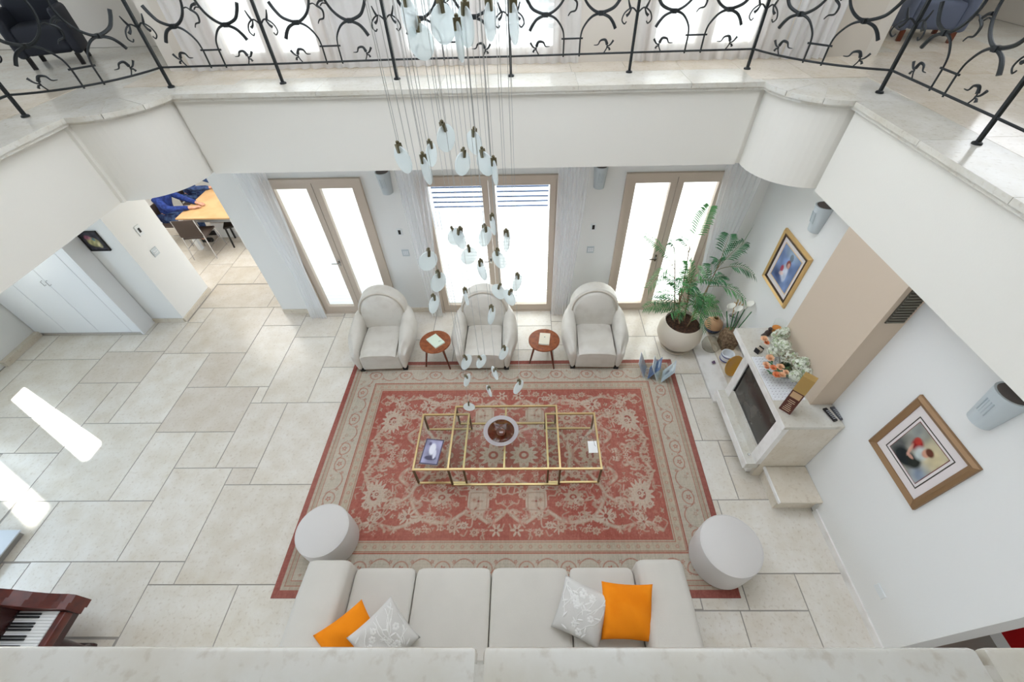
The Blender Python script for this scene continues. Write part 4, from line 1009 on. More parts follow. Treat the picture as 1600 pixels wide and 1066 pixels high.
# vase with the bouquet
vs_ = thing('flower_vase', 'low round glass vase holding the white and peach bouquet on the mantel', 'vase', (2.95, 3.10, ZM+.002))
build('bowl', MB().lathe([(.0001, .002), (.05, .002), (.085, .04), (.08, .10), (.06, .13), (.064, .14)], 2.95, 3.10, 28, Matrix.Translation((0, 0, ZM))), nmat('green_vase', (120, 140, 118), .25), vs_)
bq = thing('bouquet', 'bouquet of tiny white blossom heads with peach roses on the mantel', 'flowers', (2.95, 3.10, ZM+.1))
heads = [(1222, 524, .17, .085), (1210, 548, .15, .08), (1240, 520, .28, .075), (1232, 556, .22, .095), (1250, 570, .26, .09), (1268, 566, .30, .06), (1262, 582, .24, .07), (1243, 588, .20, .075), (1215, 535, .24, .07), (1226, 540, .3, .07)]
for k, (px, py, hz, R) in enumerate(heads):
    c = at(px, py, z=ZM+hz); c.x = min(c.x, 3.2)
    if c.y < 3.56 and c.y > 2.66: c.x = min(c.x, 3.06-R*.3)
    mb = MB(); mg2 = MB(); rr = random.Random(k)
    for _ in range(120):
        v = Vector((rr.gauss(0, 1), rr.gauss(0, 1), rr.gauss(0, 1))).normalized(); v = v*R*rr.uniform(.6, 1.02)
        q = c+v; s = rr.uniform(.012, .019)
        tgt = mb if rr.random() < .78 else mg2
        # little four-petal blossom
        u = v.orthogonal().normalized(); w2 = v.normalized().cross(u)
        for a in range(4):
            d1 = (u*math.cos(a*PI/2)+w2*math.sin(a*PI/2))*s; d2 = (u*math.cos(a*PI/2+.8)+w2*math.sin(a*PI/2+.8))*s*.7
            tgt.add([q, q+d2, q+d1*1.3+v.normalized()*.003, q+d1-d2*.4], [(0, 1, 2, 3)])
    h = build('blossom_head', mb, PALEW, bq, smooth=False, kind='stuff'); build('leaf_cluster', mg2, PALEW2, h, smooth=False, kind='stuff')
    base = Vector((2.95+rr.uniform(-.03, .03), 3.10+rr.uniform(-.03, .03), ZM+.06))
    build('stem', MB().tube([base, base.lerp(c, .5)+Vector((0, 0, .05)), c], .003, 5), STEM, bq)
def rose(c, R, mat, parent, sd):
    rr = random.Random(sd); mb = MB()
    for ring, (n_, rad, up) in enumerate([(6, 1.0, .15), (5, .72, .5), (4, .42, .8)]):
        for i in range(n_):
            a = 2*PI*i/n_+ring*.5+rr.uniform(-.1, .1); d = Vector((math.cos(a), math.sin(a), 0)); s = Vector((-d.y, d.x, 0)); b = c+Vector((0, 0, 0))
            tip = c+d*R*rad+Vector((0, 0, R*up)); m_ = c+d*R*rad*.6+Vector((0, 0, R*up*.25))
            mb.add([b, m_+s*R*.42, tip+s*R*.25, tip-s*R*.25, m_-s*R*.42], [(0, 1, 2, 3, 4)])
    return build('rose_head', mb, mat, parent)
for k, (px, py, m_, R) in enumerate([(1203, 560, PEACH, .038), (1197, 570, PEACH, .03), (1208, 575, PEACHD, .03), (1219, 574, PEACH, .036), (1213, 586, PEACHD, .034), (1222, 586, PEACH, .03), (1198, 574, PEACHD, .022), (1228, 582, PEACH, .026), (1194, 530, PEACH, .034), (1198, 536, PEACHD, .026)]):
    rose(at(px, py, z=ZM+.12+.01*(k % 3)), R*1.35, m_, bq, k)
for k, (px, py) in enumerate([(1207, 568), (1216, 581), (1226, 577), (1205, 582), (1250, 592), (1262, 574)]):
    c = at(px, py, z=ZM+.10); mb = MB(); rr = random.Random(50+k)
    for i in range(5):
        a = rr.uniform(0, 6.28); d = Vector((math.cos(a), math.sin(a), .35)); s = Vector((-d.y, d.x, 0)); mb.add([c, c+d*.03+s*.014, c+d*.065, c+d*.03-s*.014], [(0, 1, 2, 3)])
    build('leaf', mb, LEAFD, bq, smooth=False)
# tall narrow box standing by the bouquet
bx = thing('tall_box', 'tall narrow brown and gold carton standing on the mantel', 'box', (2.79, 2.60, ZM))
M_ = Matrix.Translation((2.79, 2.60, ZM)) @ Matrix.Rotation(-.8, 4, 'Z')
build('carton', xf(MB().box(-.06, .06, -.04, .04, 0, .56), M_), nmat('gold_carton', (168, 136, 78), .45), bx, smooth=False)
build('label_band', xf(MB().box(-.0605, .0605, -.0405, .0405, .0, .34), M_), nmat('maroon_label', (84, 42, 32), .5), bx, smooth=False)
build('label_panel', xf(MB().box(-.048, .048, -.0415, -.0405, .24, .325), M_), nmat('sepia_print', (190, 156, 118), .6), bx, smooth=False)
rr = random.Random(6)
for k in range(7):
    l = rr.uniform(.014, .034); build('print_line', xf(MB().box(-l*1.3, l*1.3, -.0415, -.0405, .03+.027*k, .038+.027*k), M_), nmat('print_cream', (206, 182, 152), .6) if k == 0 else bpy.data.materials['print_cream'], bx, smooth=False)
# remotes
def remote(label, px, py, rz, mat, w_r=.05, l=.17):
    c = at(px, py, z=ZM+.01); t = thing('remote_control', label, 'remote', (c.x, c.y, ZM), 'remotes on the mantel end', rz)
    build('shell', MB().rbox(-w_r/2, w_r/2, -l/2, l/2, 0, .02, .008, 2), mat, t, world=False)
    for j in range(6):
        for i in range(3):
            build('button', MB().box(-.015+.012*i, -.007+.012*i, -l*.36+.02*j, -l*.36+.02*j+.01, .0202, .0225), nmat('button_grey', (170, 172, 176), .5) if not bpy.data.materials.get('button_grey') else bpy.data.materials['button_grey'], t, world=False, smooth=False)
remote('black remote control at the near end of the mantel', 1297, 648, .25, DARK)
remote('grey-faced remote control nearest the wall on the mantel', 1308, 646, .2, nmat('graphite', (86, 88, 92), .4))
# candle holder blocks
ch = thing('candle_holder', 'small pale and dark wooden candle holder on the mantel', 'candle holder', (at(1184, 548, z=ZM).x, at(1184, 548, z=ZM).y, ZM))
c = at(1184, 550, z=ZM)
build('wood_block', xf(MB().box(-.035, .035, -.03, .03, 0, .05), Matrix.Translation(c) @ Matrix.Rotation(.5, 4, 'Z')), nmat('grey_wood', (176, 164, 146), .7), ch, smooth=False)
for q in (-.037, .033): build('dark_cheek', xf(MB().box(q, q+.004, -.032, .032, 0, .07), Matrix.Translation(c) @ Matrix.Rotation(.5, 4, 'Z')), DARK, ch, smooth=False)
c = at(1198, 524, z=ZM)
og = thing('ornament', 'small dark brown bird ornament at the far end of the mantel', 'ornament', (c.x, c.y, ZM))
build('body', MB().sphere((c.x, c.y, ZM+.045), .045, 16, 10, (1, .7, 1)), nmat('dark_bronze', (62, 46, 42), .4), og)
build('head', MB().sphere((c.x+.01, c.y+.01, ZM+.10), .026, 12, 8), bpy.data.materials['dark_bronze'], og)
build('tail', MB().tube([(c.x-.03, c.y, ZM+.03), (c.x-.08, c.y-.01, ZM+.012)], [.018, .006], 8), bpy.data.materials['dark_bronze'], og)
c = at(1206, 520, z=ZM)
jv = thing('glass_jar', 'clear glass jar with orange contents at the far end of the mantel', 'jar', (c.x+.03, c.y, ZM))
jx, jy = c.x+.03, min(c.y, 3.76)
build('jar_wall', MB().lathe([(.0001, 0), (.06, 0), (.065, .02), (.065, .19), (.07, .2)], jx, jy, 28, Matrix.Translation((0, 0, ZM))), GLASS, jv)
build('contents', MB().lathe([(.0001, .004), (.055, .004), (.058, .09), (.03, .11), (.0001, .115)], jx, jy, 20, Matrix.Translation((0, 0, ZM))), nmat('orange_potpourri', (206, 132, 62), .8), jv)

# ================================================================== THINGS ON THE STEP
ZS = .081
c = at(1109, 545, z=.12)
gb = thing('glass_bottle', 'round clear glass bottle with a short neck beside the palm pot', 'bottle', (2.865, 4.48, .035))
build('body', MB().lathe([(.0001, .002), (.06, .002), (.12, .05), (.145, .12), (.13, .19), (.08, .235), (.03, .255), (.026, .29), (.036, .297)], 2.865, 4.48, 32, Matrix.Translation((0, 0, .035))), glassmat('grey_glass', (.80, .79, .76)), gb)
build('stopper', MB().sphere((2.865, 4.48, .345), .03, 12, 8), GLASS, gb)
ib = thing('ceramic_bowl', 'white and blue striped ceramic bowl in front of the dried flowers', 'bowl', (3.0, 4.20, ZS))
prof = [(.0001, .002), (.05, .002), (.085, .03), (.095, .08), (.088, .13), (.095, .15), (.088, .152), (.08, .13), (.086, .08), (.07, .03), (.0001, .02)]
build('bowl', MB().lathe(prof, 3.02, 4.22, 36, Matrix.Translation((0, 0, ZS))), WHITE, ib)
for z in (.04, .12): build('blue_stripe', MB().lathe([(.088+.004*(z < .1), z-.01), (.094+.002*(z < .1), z), (.092, z+.01)], 3.02, 4.22, 36, Matrix.Translation((0, 0, ZS))), nmat('cobalt_glaze', (64, 76, 150), .3) if z < .1 else bpy.data.materials['cobalt_glaze'], ib)
wv = thing('woven_vase', 'rough brown woven square vase with bare stems, behind striped bowl', 'vase', (3.12, 4.55, ZS))
build('vessel', MB().loft([[(3.12+sx*w3, 4.52+sy*w3, ZS+z) for sx, sy in ((-1, -1), (1, -1), (1, 1), (-1, 1))] for z, w3 in ((.0, .10), (.18, .11), (.33, .085))]), nmat('woven_brown', (146, 122, 96), .95, noise=(30, (104, 80, 60), .4, .6), bump=(70, 1.0)), wv, smooth=False)
lilies = thing('lily_stems', 'white calla lilies on thick green stems in the woven vase', 'flowers', (3.12, 4.55, ZS+.3))
for k, (dx, dy, h, bl_) in enumerate([(-.05, .03, .42, 1), (.0, .05, .52, 0), (.07, .06, .46, 1), (.10, .0, .5, 0), (-.08, .1, .36, 1)]):
    b = Vector((3.12+dx*.3, 4.52+dy*.3, ZS+.22)); e = Vector((3.12+dx*1.4, 4.52+dy*1.8, ZS+.22+h))
    build('stem', MB().tube([b, b.lerp(e, .5), e], .008, 7), LEAFD, lilies)
    if bl_: build('lily_bloom', MB().loft([[tuple(e+Vector((r*math.cos(a)+.03*z2, r*math.sin(a), z2*.09+.03*r/.05*math.cos(a)))) for a in [2*PI*i/14 for i in range(14)]] for r, z2 in ((.008, 0), (.02, .5), (.035, .9), (.055, 1.15))], cap=False), nmat('lily_white', (240, 238, 228), .5) if k == 0 else bpy.data.materials['lily_white'], lilies)
ww = thing('pampas_vase', 'white ceramic vase with tan dried grass in the corner', 'vase', (3.18, 4.86, ZS))
build('vessel', MB().lathe([(.0001, .0), (.05, .0), (.08, .1), (.075, .24), (.05, .3), (.07, .34), (.062, .34), (.045, .3)], 3.235, 4.85, 28, Matrix.Translation((0, 0, ZS))), WHITE, ww)
for k in range(9):
    a = k*.7; b = Vector((3.235, 4.85, ZS+.28)); e = b+Vector((.06*math.cos(a), .06*math.sin(a), .3+.03*(k % 3)))
    build('dried_stalk', MB().tube([b, b.lerp(e, .55), e-Vector((0, 0, .04)), e], [.003, .004, .012, .002], 6), nmat('dried_grass', (206, 176, 132), .9) if k == 0 else bpy.data.materials['dried_grass'], ww)
bv = thing('blue_pot', 'round pot, tan above and speckled blue below, behind the glass bottle', 'pot', (3.0, 4.86, ZS))
build('lower_body', MB().lathe([(.0001, .0), (.06, .0), (.12, .05), (.14, .12)], 3.0, 4.86, 32, Matrix.Translation((0, 0, ZS))), nmat('speckled_blue', (86, 98, 124), .6, noise=(60, (46, 58, 96), .4, .6)), bv)
build('upper_body', MB().lathe([(.14, .12), (.13, .19), (.08, .24), (.05, .25), (.045, .28), (.038, .28), (.04, .24)], 3.0, 4.86, 32, Matrix.Translation((0, 0, ZS))), nmat('tan_glaze', (206, 164, 126), .5), bv)
yd = thing('amber_dish', 'amber yellow glass dish leaning on the fireplace side', 'dish', (3.02, 3.62, ZS))
c = at(1140, 562, x=2.90)
build('disc', MB().lathe([(.0001, 0), (.10, .008), (.165, .035), (.16, .04), (.10, .014), (.0001, .006)], 0, 0, 36, Matrix.Translation((c.x+.10, c.y+.02, ZS+.155)) @ Matrix.Rotation(1.15, 4, 'X') @ Matrix.Rotation(.3, 4, 'Y')), nmat('amber', (206, 150, 40), .2, coat=.5), yd)
cr = thing('crystal', 'small purple crystal lying on the step edge', 'crystal', (2.84, 4.19, .035))
build('facets', MB().add([(2.84, 4.19, .036), (2.87, 4.17, .06), (2.82, 4.16, .065), (2.81, 4.20, .06), (2.85, 4.23, .06), (2.84, 4.19, .11)], [(0, 2, 1), (0, 3, 2), (0, 4, 3), (0, 1, 4), (5, 1, 2), (5, 2, 3), (5, 3, 4), (5, 4, 1)]), nmat('amethyst', (116, 92, 128), .2, coat=.6), cr, smooth=False)

# ================================================================== PALM IN ITS POT
px_, py_ = 2.37, 4.62
pt = thing('planter', 'round cream ceramic pot holding the palm, beside the right armchair', 'pot', (px_, py_, 0))
build('saucer', MB().lathe([(.0001, .0), (.21, .0), (.235, .02), (.235, .035), (.2, .035)], px_, py_, 48), POT, pt)
build('pot_wall', MB().lathe([(.0001, .035), (.19, .035), (.2, .06), (.29, .15), (.335, .27), (.33, .38), (.295, .48), (.272, .53), (.262, .53), (.27, .47), (.25, .42)], px_, py_, 56), POT, pt)
build('soil', MB().lathe([(.262, .47), (.15, .485), (.0001, .49)], px_, py_, 32), SOIL, pt)
pl = thing('palm_plant', 'leafy green bamboo palm with feathery fronds in the round cream pot', 'plant', (px_, py_, .48))
rp = random.Random(12)
def frond(base, tip, sag, leaf, nl, mat, parent, wid=.014):
    base, tip = Vector(base), Vector(tip); L_ = (tip-base).length; pts = []
    for i in range(11):
        u = i/10; p = base.lerp(tip, u)+Vector((0, 0, sag*4*u*(1-u))); pts.append(p)
    st_ = build('frond_stem', MB().tube(pts, [.005*(1-.7*i/10) for i in range(11)], 5), STEM, parent)
    d = (tip-base).normalized(); side = d.cross(Vector((0, 0, 1))); side = side.normalized() if side.length > .1 else Vector((1, 0, 0)); up = side.cross(d)
    for s in (-1, 1):
        for k in range(nl):
            u = .28+.72*(k+.3*(s > 0))/nl; i = min(9, int(u*10)); p = pts[i].lerp(pts[i+1], u*10-i); tg = (pts[i+1]-pts[i]).normalized()
            ll = leaf*(1-.45*abs(u-.5)/.5)*rp.uniform(.85, 1.1); dr = (side*s*.85+tg*.55+up*rp.uniform(-.05, .2)).normalized()
            wv_ = tg*wid*.5; e = p+dr*ll-Vector((0, 0, ll*.28)); m1 = p+dr*ll*.35+up*.006; m2 = p+dr*ll*.72-Vector((0, 0, ll*.1))
            mb = MB().add([p, m1-wv_, m2-wv_*.9, e, m2+wv_*.9, m1+wv_, m1+up*.004, m2+up*.003], [(0, 1, 6), (0, 6, 5), (1, 2, 7, 6), (6, 7, 4, 5), (2, 3, 7), (7, 3, 4)])
            LEAFBOX.append((mb, mat))
    mbx = MB(); 
    for m_, _ in LEAFBOX: mbx.add(m_.v, m_.f)
    LEAFBOX.clear(); build('leaflets', mbx, mat, st_, smooth=False, kind='stuff')
LEAFBOX = []
canes = [((2.26, 4.66), (2.12, 4.98, 1.38)), ((2.32, 4.60), (2.24, 4.80, .98)), ((2.40, 4.66), (2.38, 4.86, 1.18)), ((2.46, 4.60), (2.68, 4.84, 1.16)), ((2.42, 4.55), (2.52, 4.62, .92)), ((2.30, 4.70), (2.30, 5.06, 1.60)), ((2.5, 4.68), (2.78, 4.98, 1.40))]
for (bx_, by_), tp_ in canes:
    build('cane', MB().tube([(bx_, by_, .46), ((bx_+tp_[0])/2, (by_+tp_[1])/2-.01, (.46+tp_[2])/2), tp_], [.011, .009, .006], 7), BARK, pl)
FR = [  # node cane index, tip pixel, tip y
 (5, 1110, 322, 5.2, .09, 0), (0, 1008, 368, 5.1, .07, 0), (0, 1046, 378, 5.0, .08, 1), (5, 1062, 372, 5.15, .06, 1), (0, 1012, 452, 4.9, .08, 0), (1, 1005, 482, 4.75, .06, 0),
 (6, 1140, 366, 5.15, .10, 1), (6, 1192, 432, 4.8, .12, 1), (6, 1164, 378, 5.1, .05, 1), (3, 1165, 470, 4.6, .10, 0), (3, 1110, 412, 4.9, .1, 1), (6, 1120, 410, 5.0, .1, 1),
 (2, 1040, 430, 4.9, .09, 0), (2, 1075, 408, 4.95, .1, 0), (2, 1100, 440, 4.7, .1, 0), (1, 1030, 460, 4.6, .1, 0), (4, 1112, 470, 4.5, .1, 0), (4, 1060, 450, 4.5, .1, 0),
 (4, 1085, 455, 4.4, .09, 1), (1, 1050, 440, 4.85, .1, 1), (3, 1135, 445, 4.75, .1, 1), (2, 1020, 470, 4.5, .07, 1), (3, 1090, 500, 4.35, .06, 0), (4, 1105, 515, 4.4, .05, 1), (1, 1045, 490, 4.5, .07, 0)]
for ci, a, b, yy, sg, dk in FR:
    n0 = Vector(canes[ci][1]); base = Vector((canes[ci][0][0], canes[ci][0][1], .46)).lerp(n0, rp.uniform(.82, 1)) if ci in (0, 5, 6, 3) else Vector((canes[ci][0][0], canes[ci][0][1], .46)).lerp(n0, rp.uniform(.3, 1))
    tip = at(a, b, y=yy)
    if tip.x > 3.25: tip.x = 3.25
    L_ = (tip-base).length
    frond(base, tip, sg, .19 if L_ > .3 else .15, max(8, int(L_/.036)), LEAFD if dk else LEAF, pl, .017)
for k in range(22):
    ci = rp.choice([0, 1, 2, 3, 4, 1, 2, 4, 6]); n0 = Vector(canes[ci][1]); b0 = Vector((canes[ci][0][0], canes[ci][0][1], .46)); base = b0.lerp(n0, rp.uniform(.25, 1))
    a = rp.uniform(0, 2*PI); l = rp.uniform(.22, .42); tip = base+Vector((l*math.cos(a), l*math.sin(a), rp.uniform(-.05, .22)))
    tip.x = min(tip.x, 3.2); tip.y = min(tip.y, 5.25); frond(base, tip, rp.uniform(.03, .08), rp.uniform(.12, .16), 8, rp.choice([LEAF, LEAFD]), pl, .019)
mb = MB().add([at(1152, 395, y=5.1), at(1165, 372, y=5.1)+Vector((.008, 0, 0)), at(1179, 350, y=5.1), at(1166, 374, y=5.1)-Vector((.02, 0, 0))], [(0, 1, 2, 3)])
build('leaf', mb, LEAF, pl, smooth=False)

# ================================================================== MAGAZINE HOLDER
mh = thing('magazine_rack', 'clear acrylic X-shaped magazine rack on the rug corner by the palm', 'magazine rack', (1.90, 4.02, .012))
X0_ = Matrix.Translation((1.90, 4.00, .012)) @ Matrix.Rotation(-.35, 4, 'Z')
for a in (-.42, .42, ):
    for xo in (-.09, .10):
        build('acrylic_sheet', xf(MB().box(-.003, .003, -.16, .16, 0, .34), X0_ @ Matrix.Translation((xo, 0, 0)) @ Matrix.Rotation(a, 4, 'Y')), GLASS, mh, smooth=False)
def fn_m(sd, base):
    def f(X, Y):
        c = np.zeros(X.shape+(3,)); c[:] = LL(base); n = noise2(X, Y, sd, 12, 2.2); c = c*(1+.35*n[..., None]); blob(c, X, Y, .5, .4, .14, .2, (96, 104, 124), .8); blob(c, X, Y, .5, .85, .35, .06, (230, 232, 240), 1)
        return np.clip(c, .01, 1)
    return f
for k, (xo, a, base, lab) in enumerate([(-.13, -.42, (190, 194, 204), 'grey-blue magazine, leftmost in the acrylic rack'), (-.075, .42, (96, 116, 164), 'dark blue magazine between the rack sheets'), (.065, -.42, (232, 236, 238), 'white magazine standing in the middle of the acrylic rack'), (.125, .42, (204, 210, 222), 'pale blue magazine, rightmost in the acrylic rack')]):
    m_ = thing('magazine', lab, 'magazine', (1.9, 4.0, .014), 'magazines in the acrylic rack')
    T = X0_ @ Matrix.Translation((xo, 0, .006)) @ Matrix.Rotation(a, 4, 'Y') @ Matrix.Translation((0, 0, .155)) @ Matrix.Rotation(-PI/2, 4, 'Z') @ Matrix.Rotation(PI/2, 4, 'X')
    painted('front_cover', fn_m(60+k, base), 18, 24, .24, .31, VC, m_, T, .008)
cs = None

# ================================================================== CURTAINS
def curtain(label, top, bot, y, z0, z1, folds, amp, mat, group, tie=None, sd=0):
    "top=(x0,x1) at z1, bot=(x0,x1) at z0"
    rr = random.Random(sd); nx, nz = folds*8, 24; vs = []
    ph = [rr.uniform(-.5, .5) for _ in range(folds+1)]
    for j in range(nz+1):
        v = j/nz; z = z1+(z0-z1)*v; k = v*v*(3-2*v)
        if tie: 
            zt_, a, b = tie; u0 = (z1-z)/(z1-zt_)
            if u0 < 1: q = u0**1.6; x0, x1 = top[0]+(a-top[0])*q, top[1]+(b-top[1])*q
            else: q = (zt_-z)/(zt_-z0); x0, x1 = a+(bot[0]-a)*q, b+(bot[1]-b)*q
        else: x0, x1 = top[0]+(bot[0]-top[0])*k, top[1]+(bot[1]-top[1])*k
        for i in range(nx+1):
            u = i/nx; f = u*folds; p = ph[int(min(f, folds-1e-6))]
            vs.append((x0+(x1-x0)*u, y+amp*math.sin(2*PI*f+p)*(.7+.3*math.sin(7*u+2*v)), z))
    fs = [(j*(nx+1)+i, j*(nx+1)+i+1, (j+1)*(nx+1)+i+1, (j+1)*(nx+1)+i) for j in range(nz) for i in range(nx)]
    o = build('sheer_curtain', MB().add(vs, fs), mat, smooth=True, ang=180)
    return tag(o, label, 'curtain', group)
gl = 'sheer curtains of the lower windows'
curtain('white sheer curtain at the left side of the left window, tied low', (-3.84, -3.40), (-3.80, -3.52), 5.34, .02, ZC-.01, 6, .035, SHEER, gl, tie=(1.0, -3.72, -3.50), sd=1)
curtain('white sheer curtain at the left side of the middle window', (-1.72, -1.30), (-1.68, -1.48), 5.34, .02, ZC-.01, 6, .035, SHEER, gl, tie=(.9, -1.70, -1.46), sd=2)
curtain('white sheer curtain at the right side of the middle window', (.42, .82), (.40, .70), 5.34, .02, ZC-.01, 7, .035, SHEER, gl, sd=3)
curtain('white sheer curtain at the right side of the right window, behind the palm', (2.56, 3.10), (2.72, 3.05), 5.34, .02, ZC-.01, 7, .035, SHEER, gl, tie=(.9, 2.74, 3.0), sd=4)
gu = 'sheer curtains of the upper windows'
curtain('sheer curtain over the upper left window', (-3.95, -2.15), (-3.95, -2.15), 5.74, ZU+.01, ZR-.2, 13, .03, SHEER, gu, sd=5)
curtain('sheer curtain on the upper wall left of the hanging glass drops', (-2.15, -1.1), (-2.15, -1.1), 5.74, ZU+.01, ZR-.2, 8, .03, SHEER2, gu, sd=6)
curtain('sheer curtain over the upper middle window, behind the railing', (-1.1, .62), (-1.1, .62), 5.74, ZU+.01, ZR-.2, 13, .03, SHEER, gu, sd=7)
curtain('sheer curtain over the upper right window', (1.25, 2.95), (1.25, 2.95), 5.74, ZU+.01, ZR-.2, 13, .03, SHEER, gu, sd=8)
curtain('sheer curtain bunched at the far right of the upper windows', (2.95, 3.5), (2.95, 3.45), 5.70, ZU+.01, ZR-.2, 6, .035, SHEER2, gu, sd=9)
bz = thing('window_blind', 'white slatted blind behind the upper middle curtain', 'blind', (-.5, 5.87, 4.2))
for k in range(14): build('slat', MB().add([(-1.4, 5.865, 3.98+k*.075), (.36, 5.865, 3.98+k*.075), (.36, 5.90, 4.03+k*.075), (-1.4, 5.90, 4.03+k*.075)], [(0, 1, 2, 3)]), BLIND, bz, smooth=False)

# ================================================================== RAILING
rl = thing('balcony_railing', 'black wrought-iron railing with scrolls and leaf sprigs round the upper gallery', 'railing', (-.5, 5.2, ZU))
R0 = .0085
def path_line(a, b):
    a, b = Vector(a), Vector(b); L_ = (b-a).length
    return (lambda s: a+(b-a)*(s/1.34)), L_
def path_arc(cx, cy, r, a0, a1):
    return lambda s: Vector((cx+r*math.cos(math.radians(a0+(a1-a0)*s/1.34)), cy+r*math.sin(math.radians(a0+(a1-a0)*s/1.34))))
def cr_(pts, n=6):
    P = [Vector((p[0], p[1], 0)) for p in pts]; out = []
    for i in range(len(P)-1):
        p0, p1, p2, p3 = P[max(i-1, 0)], P[i], P[i+1], P[min(i+2, len(P)-1)]
        for k in range(n):
            t = k/n; out.append(.5*((2*p1)+(-p0+p2)*t+(2*p0-5*p1+4*p2-p3)*t*t+(-p0+3*p1-3*p2+p3)*t**3))
    out.append(P[-1]); return [(p.x, p.y) for p in out]
def panel(F, mir_top=True):
    def W(s, z): p = F(s); return (p.x, p.y, ZU+z)
    def tb(name, pts, r, n=6): 
        rr = r if not isinstance(r, tuple) else [r[0]+(r[1]-r[0])*i/(len(pts)-1) for i in range(len(pts))]
        return build(name, MB().tube([W(*q) for q in pts], rr, n), IRON, rl)
    lin_ = [(i*1.34/12, .185) for i in range(13)]
    tb('bottom_rail', lin_, .0105); tb('handrail', [(s, 1.08) for s, _ in lin_], .02, 8)
    for m in (0, 1):
        X = (lambda s: 1.34-s) if m else (lambda s: s)
        H = lambda pts: [(X(s), z) for s, z in pts]
        tb('upright', H([(.582, .165), (.582, .33)]), R0)
        tb('lower_scroll', H(cr_([(.582, .32), (.565, .40), (.51, .475), (.45, .515), (.382, .525), (.30, .50), (.25, .455), (.215, .40)])), (.0075, .017))
        tb('upper_scroll', H(cr_([(.165, .70), (.20, .635), (.26, .57), (.382, .535), (.47, .56), (.55, .63), (.595, .73), (.59, .84), (.53, .94), (.42, .99), (.30, .98)])), (.017, .008))
        b = build('collar', MB().box(-.022, .022, -.018, .018, -.02, .02), IRON, rl, world=False, smooth=False); c = W(X(.382), .53); b.location = Vector(c)-rl.location
        # sprig on the bottom rail
        tb('leaf_sprig', H(cr_([(.315, .185), (.285, .235), (.285, .275)])), .006)
        tb('leaf_sprig', H(cr_([(.285, .265), (.31, .305), (.36, .30), (.385, .265), (.43, .262)])), (.016, .003))
        tb('leaf_sprig', H(cr_([(.29, .245), (.25, .262), (.22, .30)])), (.005, .012)); tb('leaf_sprig', H([(.29, .24), (.262, .235), (.25, .215)]), (.005, .012))
        # sprig beside the post
        tb('leaf_sprig', H(cr_([(.0, .52), (.06, .565), (.13, .53), (.155, .47), (.125, .435), (.105, .455)])), (.008, .006))
        tb('leaf_sprig', H(cr_([(.08, .56), (.10, .60), (.115, .64)])), (.013, .005)); tb('leaf_sprig', H(cr_([(.07, .56), (.09, .52), (.115, .50)])), (.006, .015))
        # sprig inside the scrolls
        if m == 0 or True:
            tb('leaf_sprig', H(cr_([(.585, .67), (.62, .675), (.65, .655)])), .006)
            if m == 0:
                tb('leaf_sprig', H(cr_([(.65, .66), (.70, .62), (.69, .56), (.64, .545), (.615, .515)])), (.012, .005)); tb('leaf_sprig', H(cr_([(.655, .66), (.69, .69), (.73, .70)])), (.008, .015))
    tb('cross_bar', [(.555, .325), (.785, .325)], .009)
def post(x, y, s=.013):
    build('post', MB().box(x-s, x+s, y-s, y+s, ZU, ZU+1.08), IRON, rl, smooth=False)
    build('post_foot', MB().lathe([(.0001, .0), (.036, .0), (.034, .012), (.02, .02), (.0001, .02)], x, y, 16, Matrix.Translation((0, 0, ZU))), IRON, rl)
PX = [-3.87, -2.65, -1.41, -.155, 1.146, 2.447]
PY = [5.16, 5.20, 5.27, 5.29, 5.34, 5.37]
for x, y in zip(PX, PY): post(x, y)
for i in range(5): panel(path_line((PX[i], PY[i]), (PX[i+1], PY[i+1]))[0])
post(3.38, 4.49); post(3.40, 3.27); post(3.40, 2.05)
panel(path_line((3.38, 4.49), (3.40, 3.27))[0]); panel(path_line((3.40, 3.27), (3.40, 2.05))[0])
post(-4.79, 4.31); post(-4.80, 3.08)
panel(path_line((-4.80, 3.08), (-4.79, 4.31))[0])
def bez(p0, c, p1): 
    p0, c, p1 = map(Vector, (p0, c, p1)); return lambda s: p0*(1-s/1.34)**2+c*2*(1-s/1.34)*(s/1.34)+p1*(s/1.34)**2
panel(bez((2.447, 5.37), (2.72, 4.72), (3.38, 4.49))); panel(bez((-4.79, 4.31), (-4.05, 4.45), (-3.87, 5.16)))

# ================================================================== GLASS DROP CHANDELIER
cd = thing('chandelier', 'cascade chandelier of pale glass discs on thin wires hanging through the atrium', 'chandelier', (-.35, 2.5, 6.4))
ZTOP = 6.5
build('ceiling_plate', MB().lathe([(.0001, ZTOP-.04), (.55, ZTOP-.04), (.56, ZTOP), (.0001, ZTOP)], -.35, 2.5, 32), WHITE, cd)
build('plate_beam', MB().box(-3.62, 2.62, 2.42, 2.58, ZTOP, ZR+.02), WHITE, cd, smooth=False)
DR_ = [(658, 66, 42, 50), (640, 28, 30, 36), (693, 38, 34, 42), (718, 66, 15, 46), (728, 42, 28, 38), (766, 34, 14, 42), (803, 38, 13, 46),
 (630, 250, 30, 29), (674, 242, 11, 30), (697, 216, 23, 28), (666, 267, 20, 33), (723, 256, 21, 30), (741, 223, 25, 30), (758, 256, 27, 32), (773, 270, 9, 34),
 (770, 352, 9, 26), (792, 377, 7, 22), (712, 370, 23, 22), (718, 373, 22, 20), (758, 370, 18, 22), (733, 400, 24, 20), (780, 406, 22, 23), (669, 408, 26, 24), (753, 423, 16, 17),
 (685, 441, 20, 19), (808, 442, 14, 19), (779, 456, 22, 20), (796, 465, 19, 20), (728, 464, 9, 19), (678, 476, 11, 20), (768, 493, 9, 23),
 (787, 552, 14, 17), (729, 566, 14, 18), (752, 565, 14, 17), (773, 583, 11, 18), (730, 594, 8, 18), (764, 611, 9, 19), (810, 605, 15, 18), (733, 636, 19, 16)]
rr = random.Random(21)
drop_mesh = {}
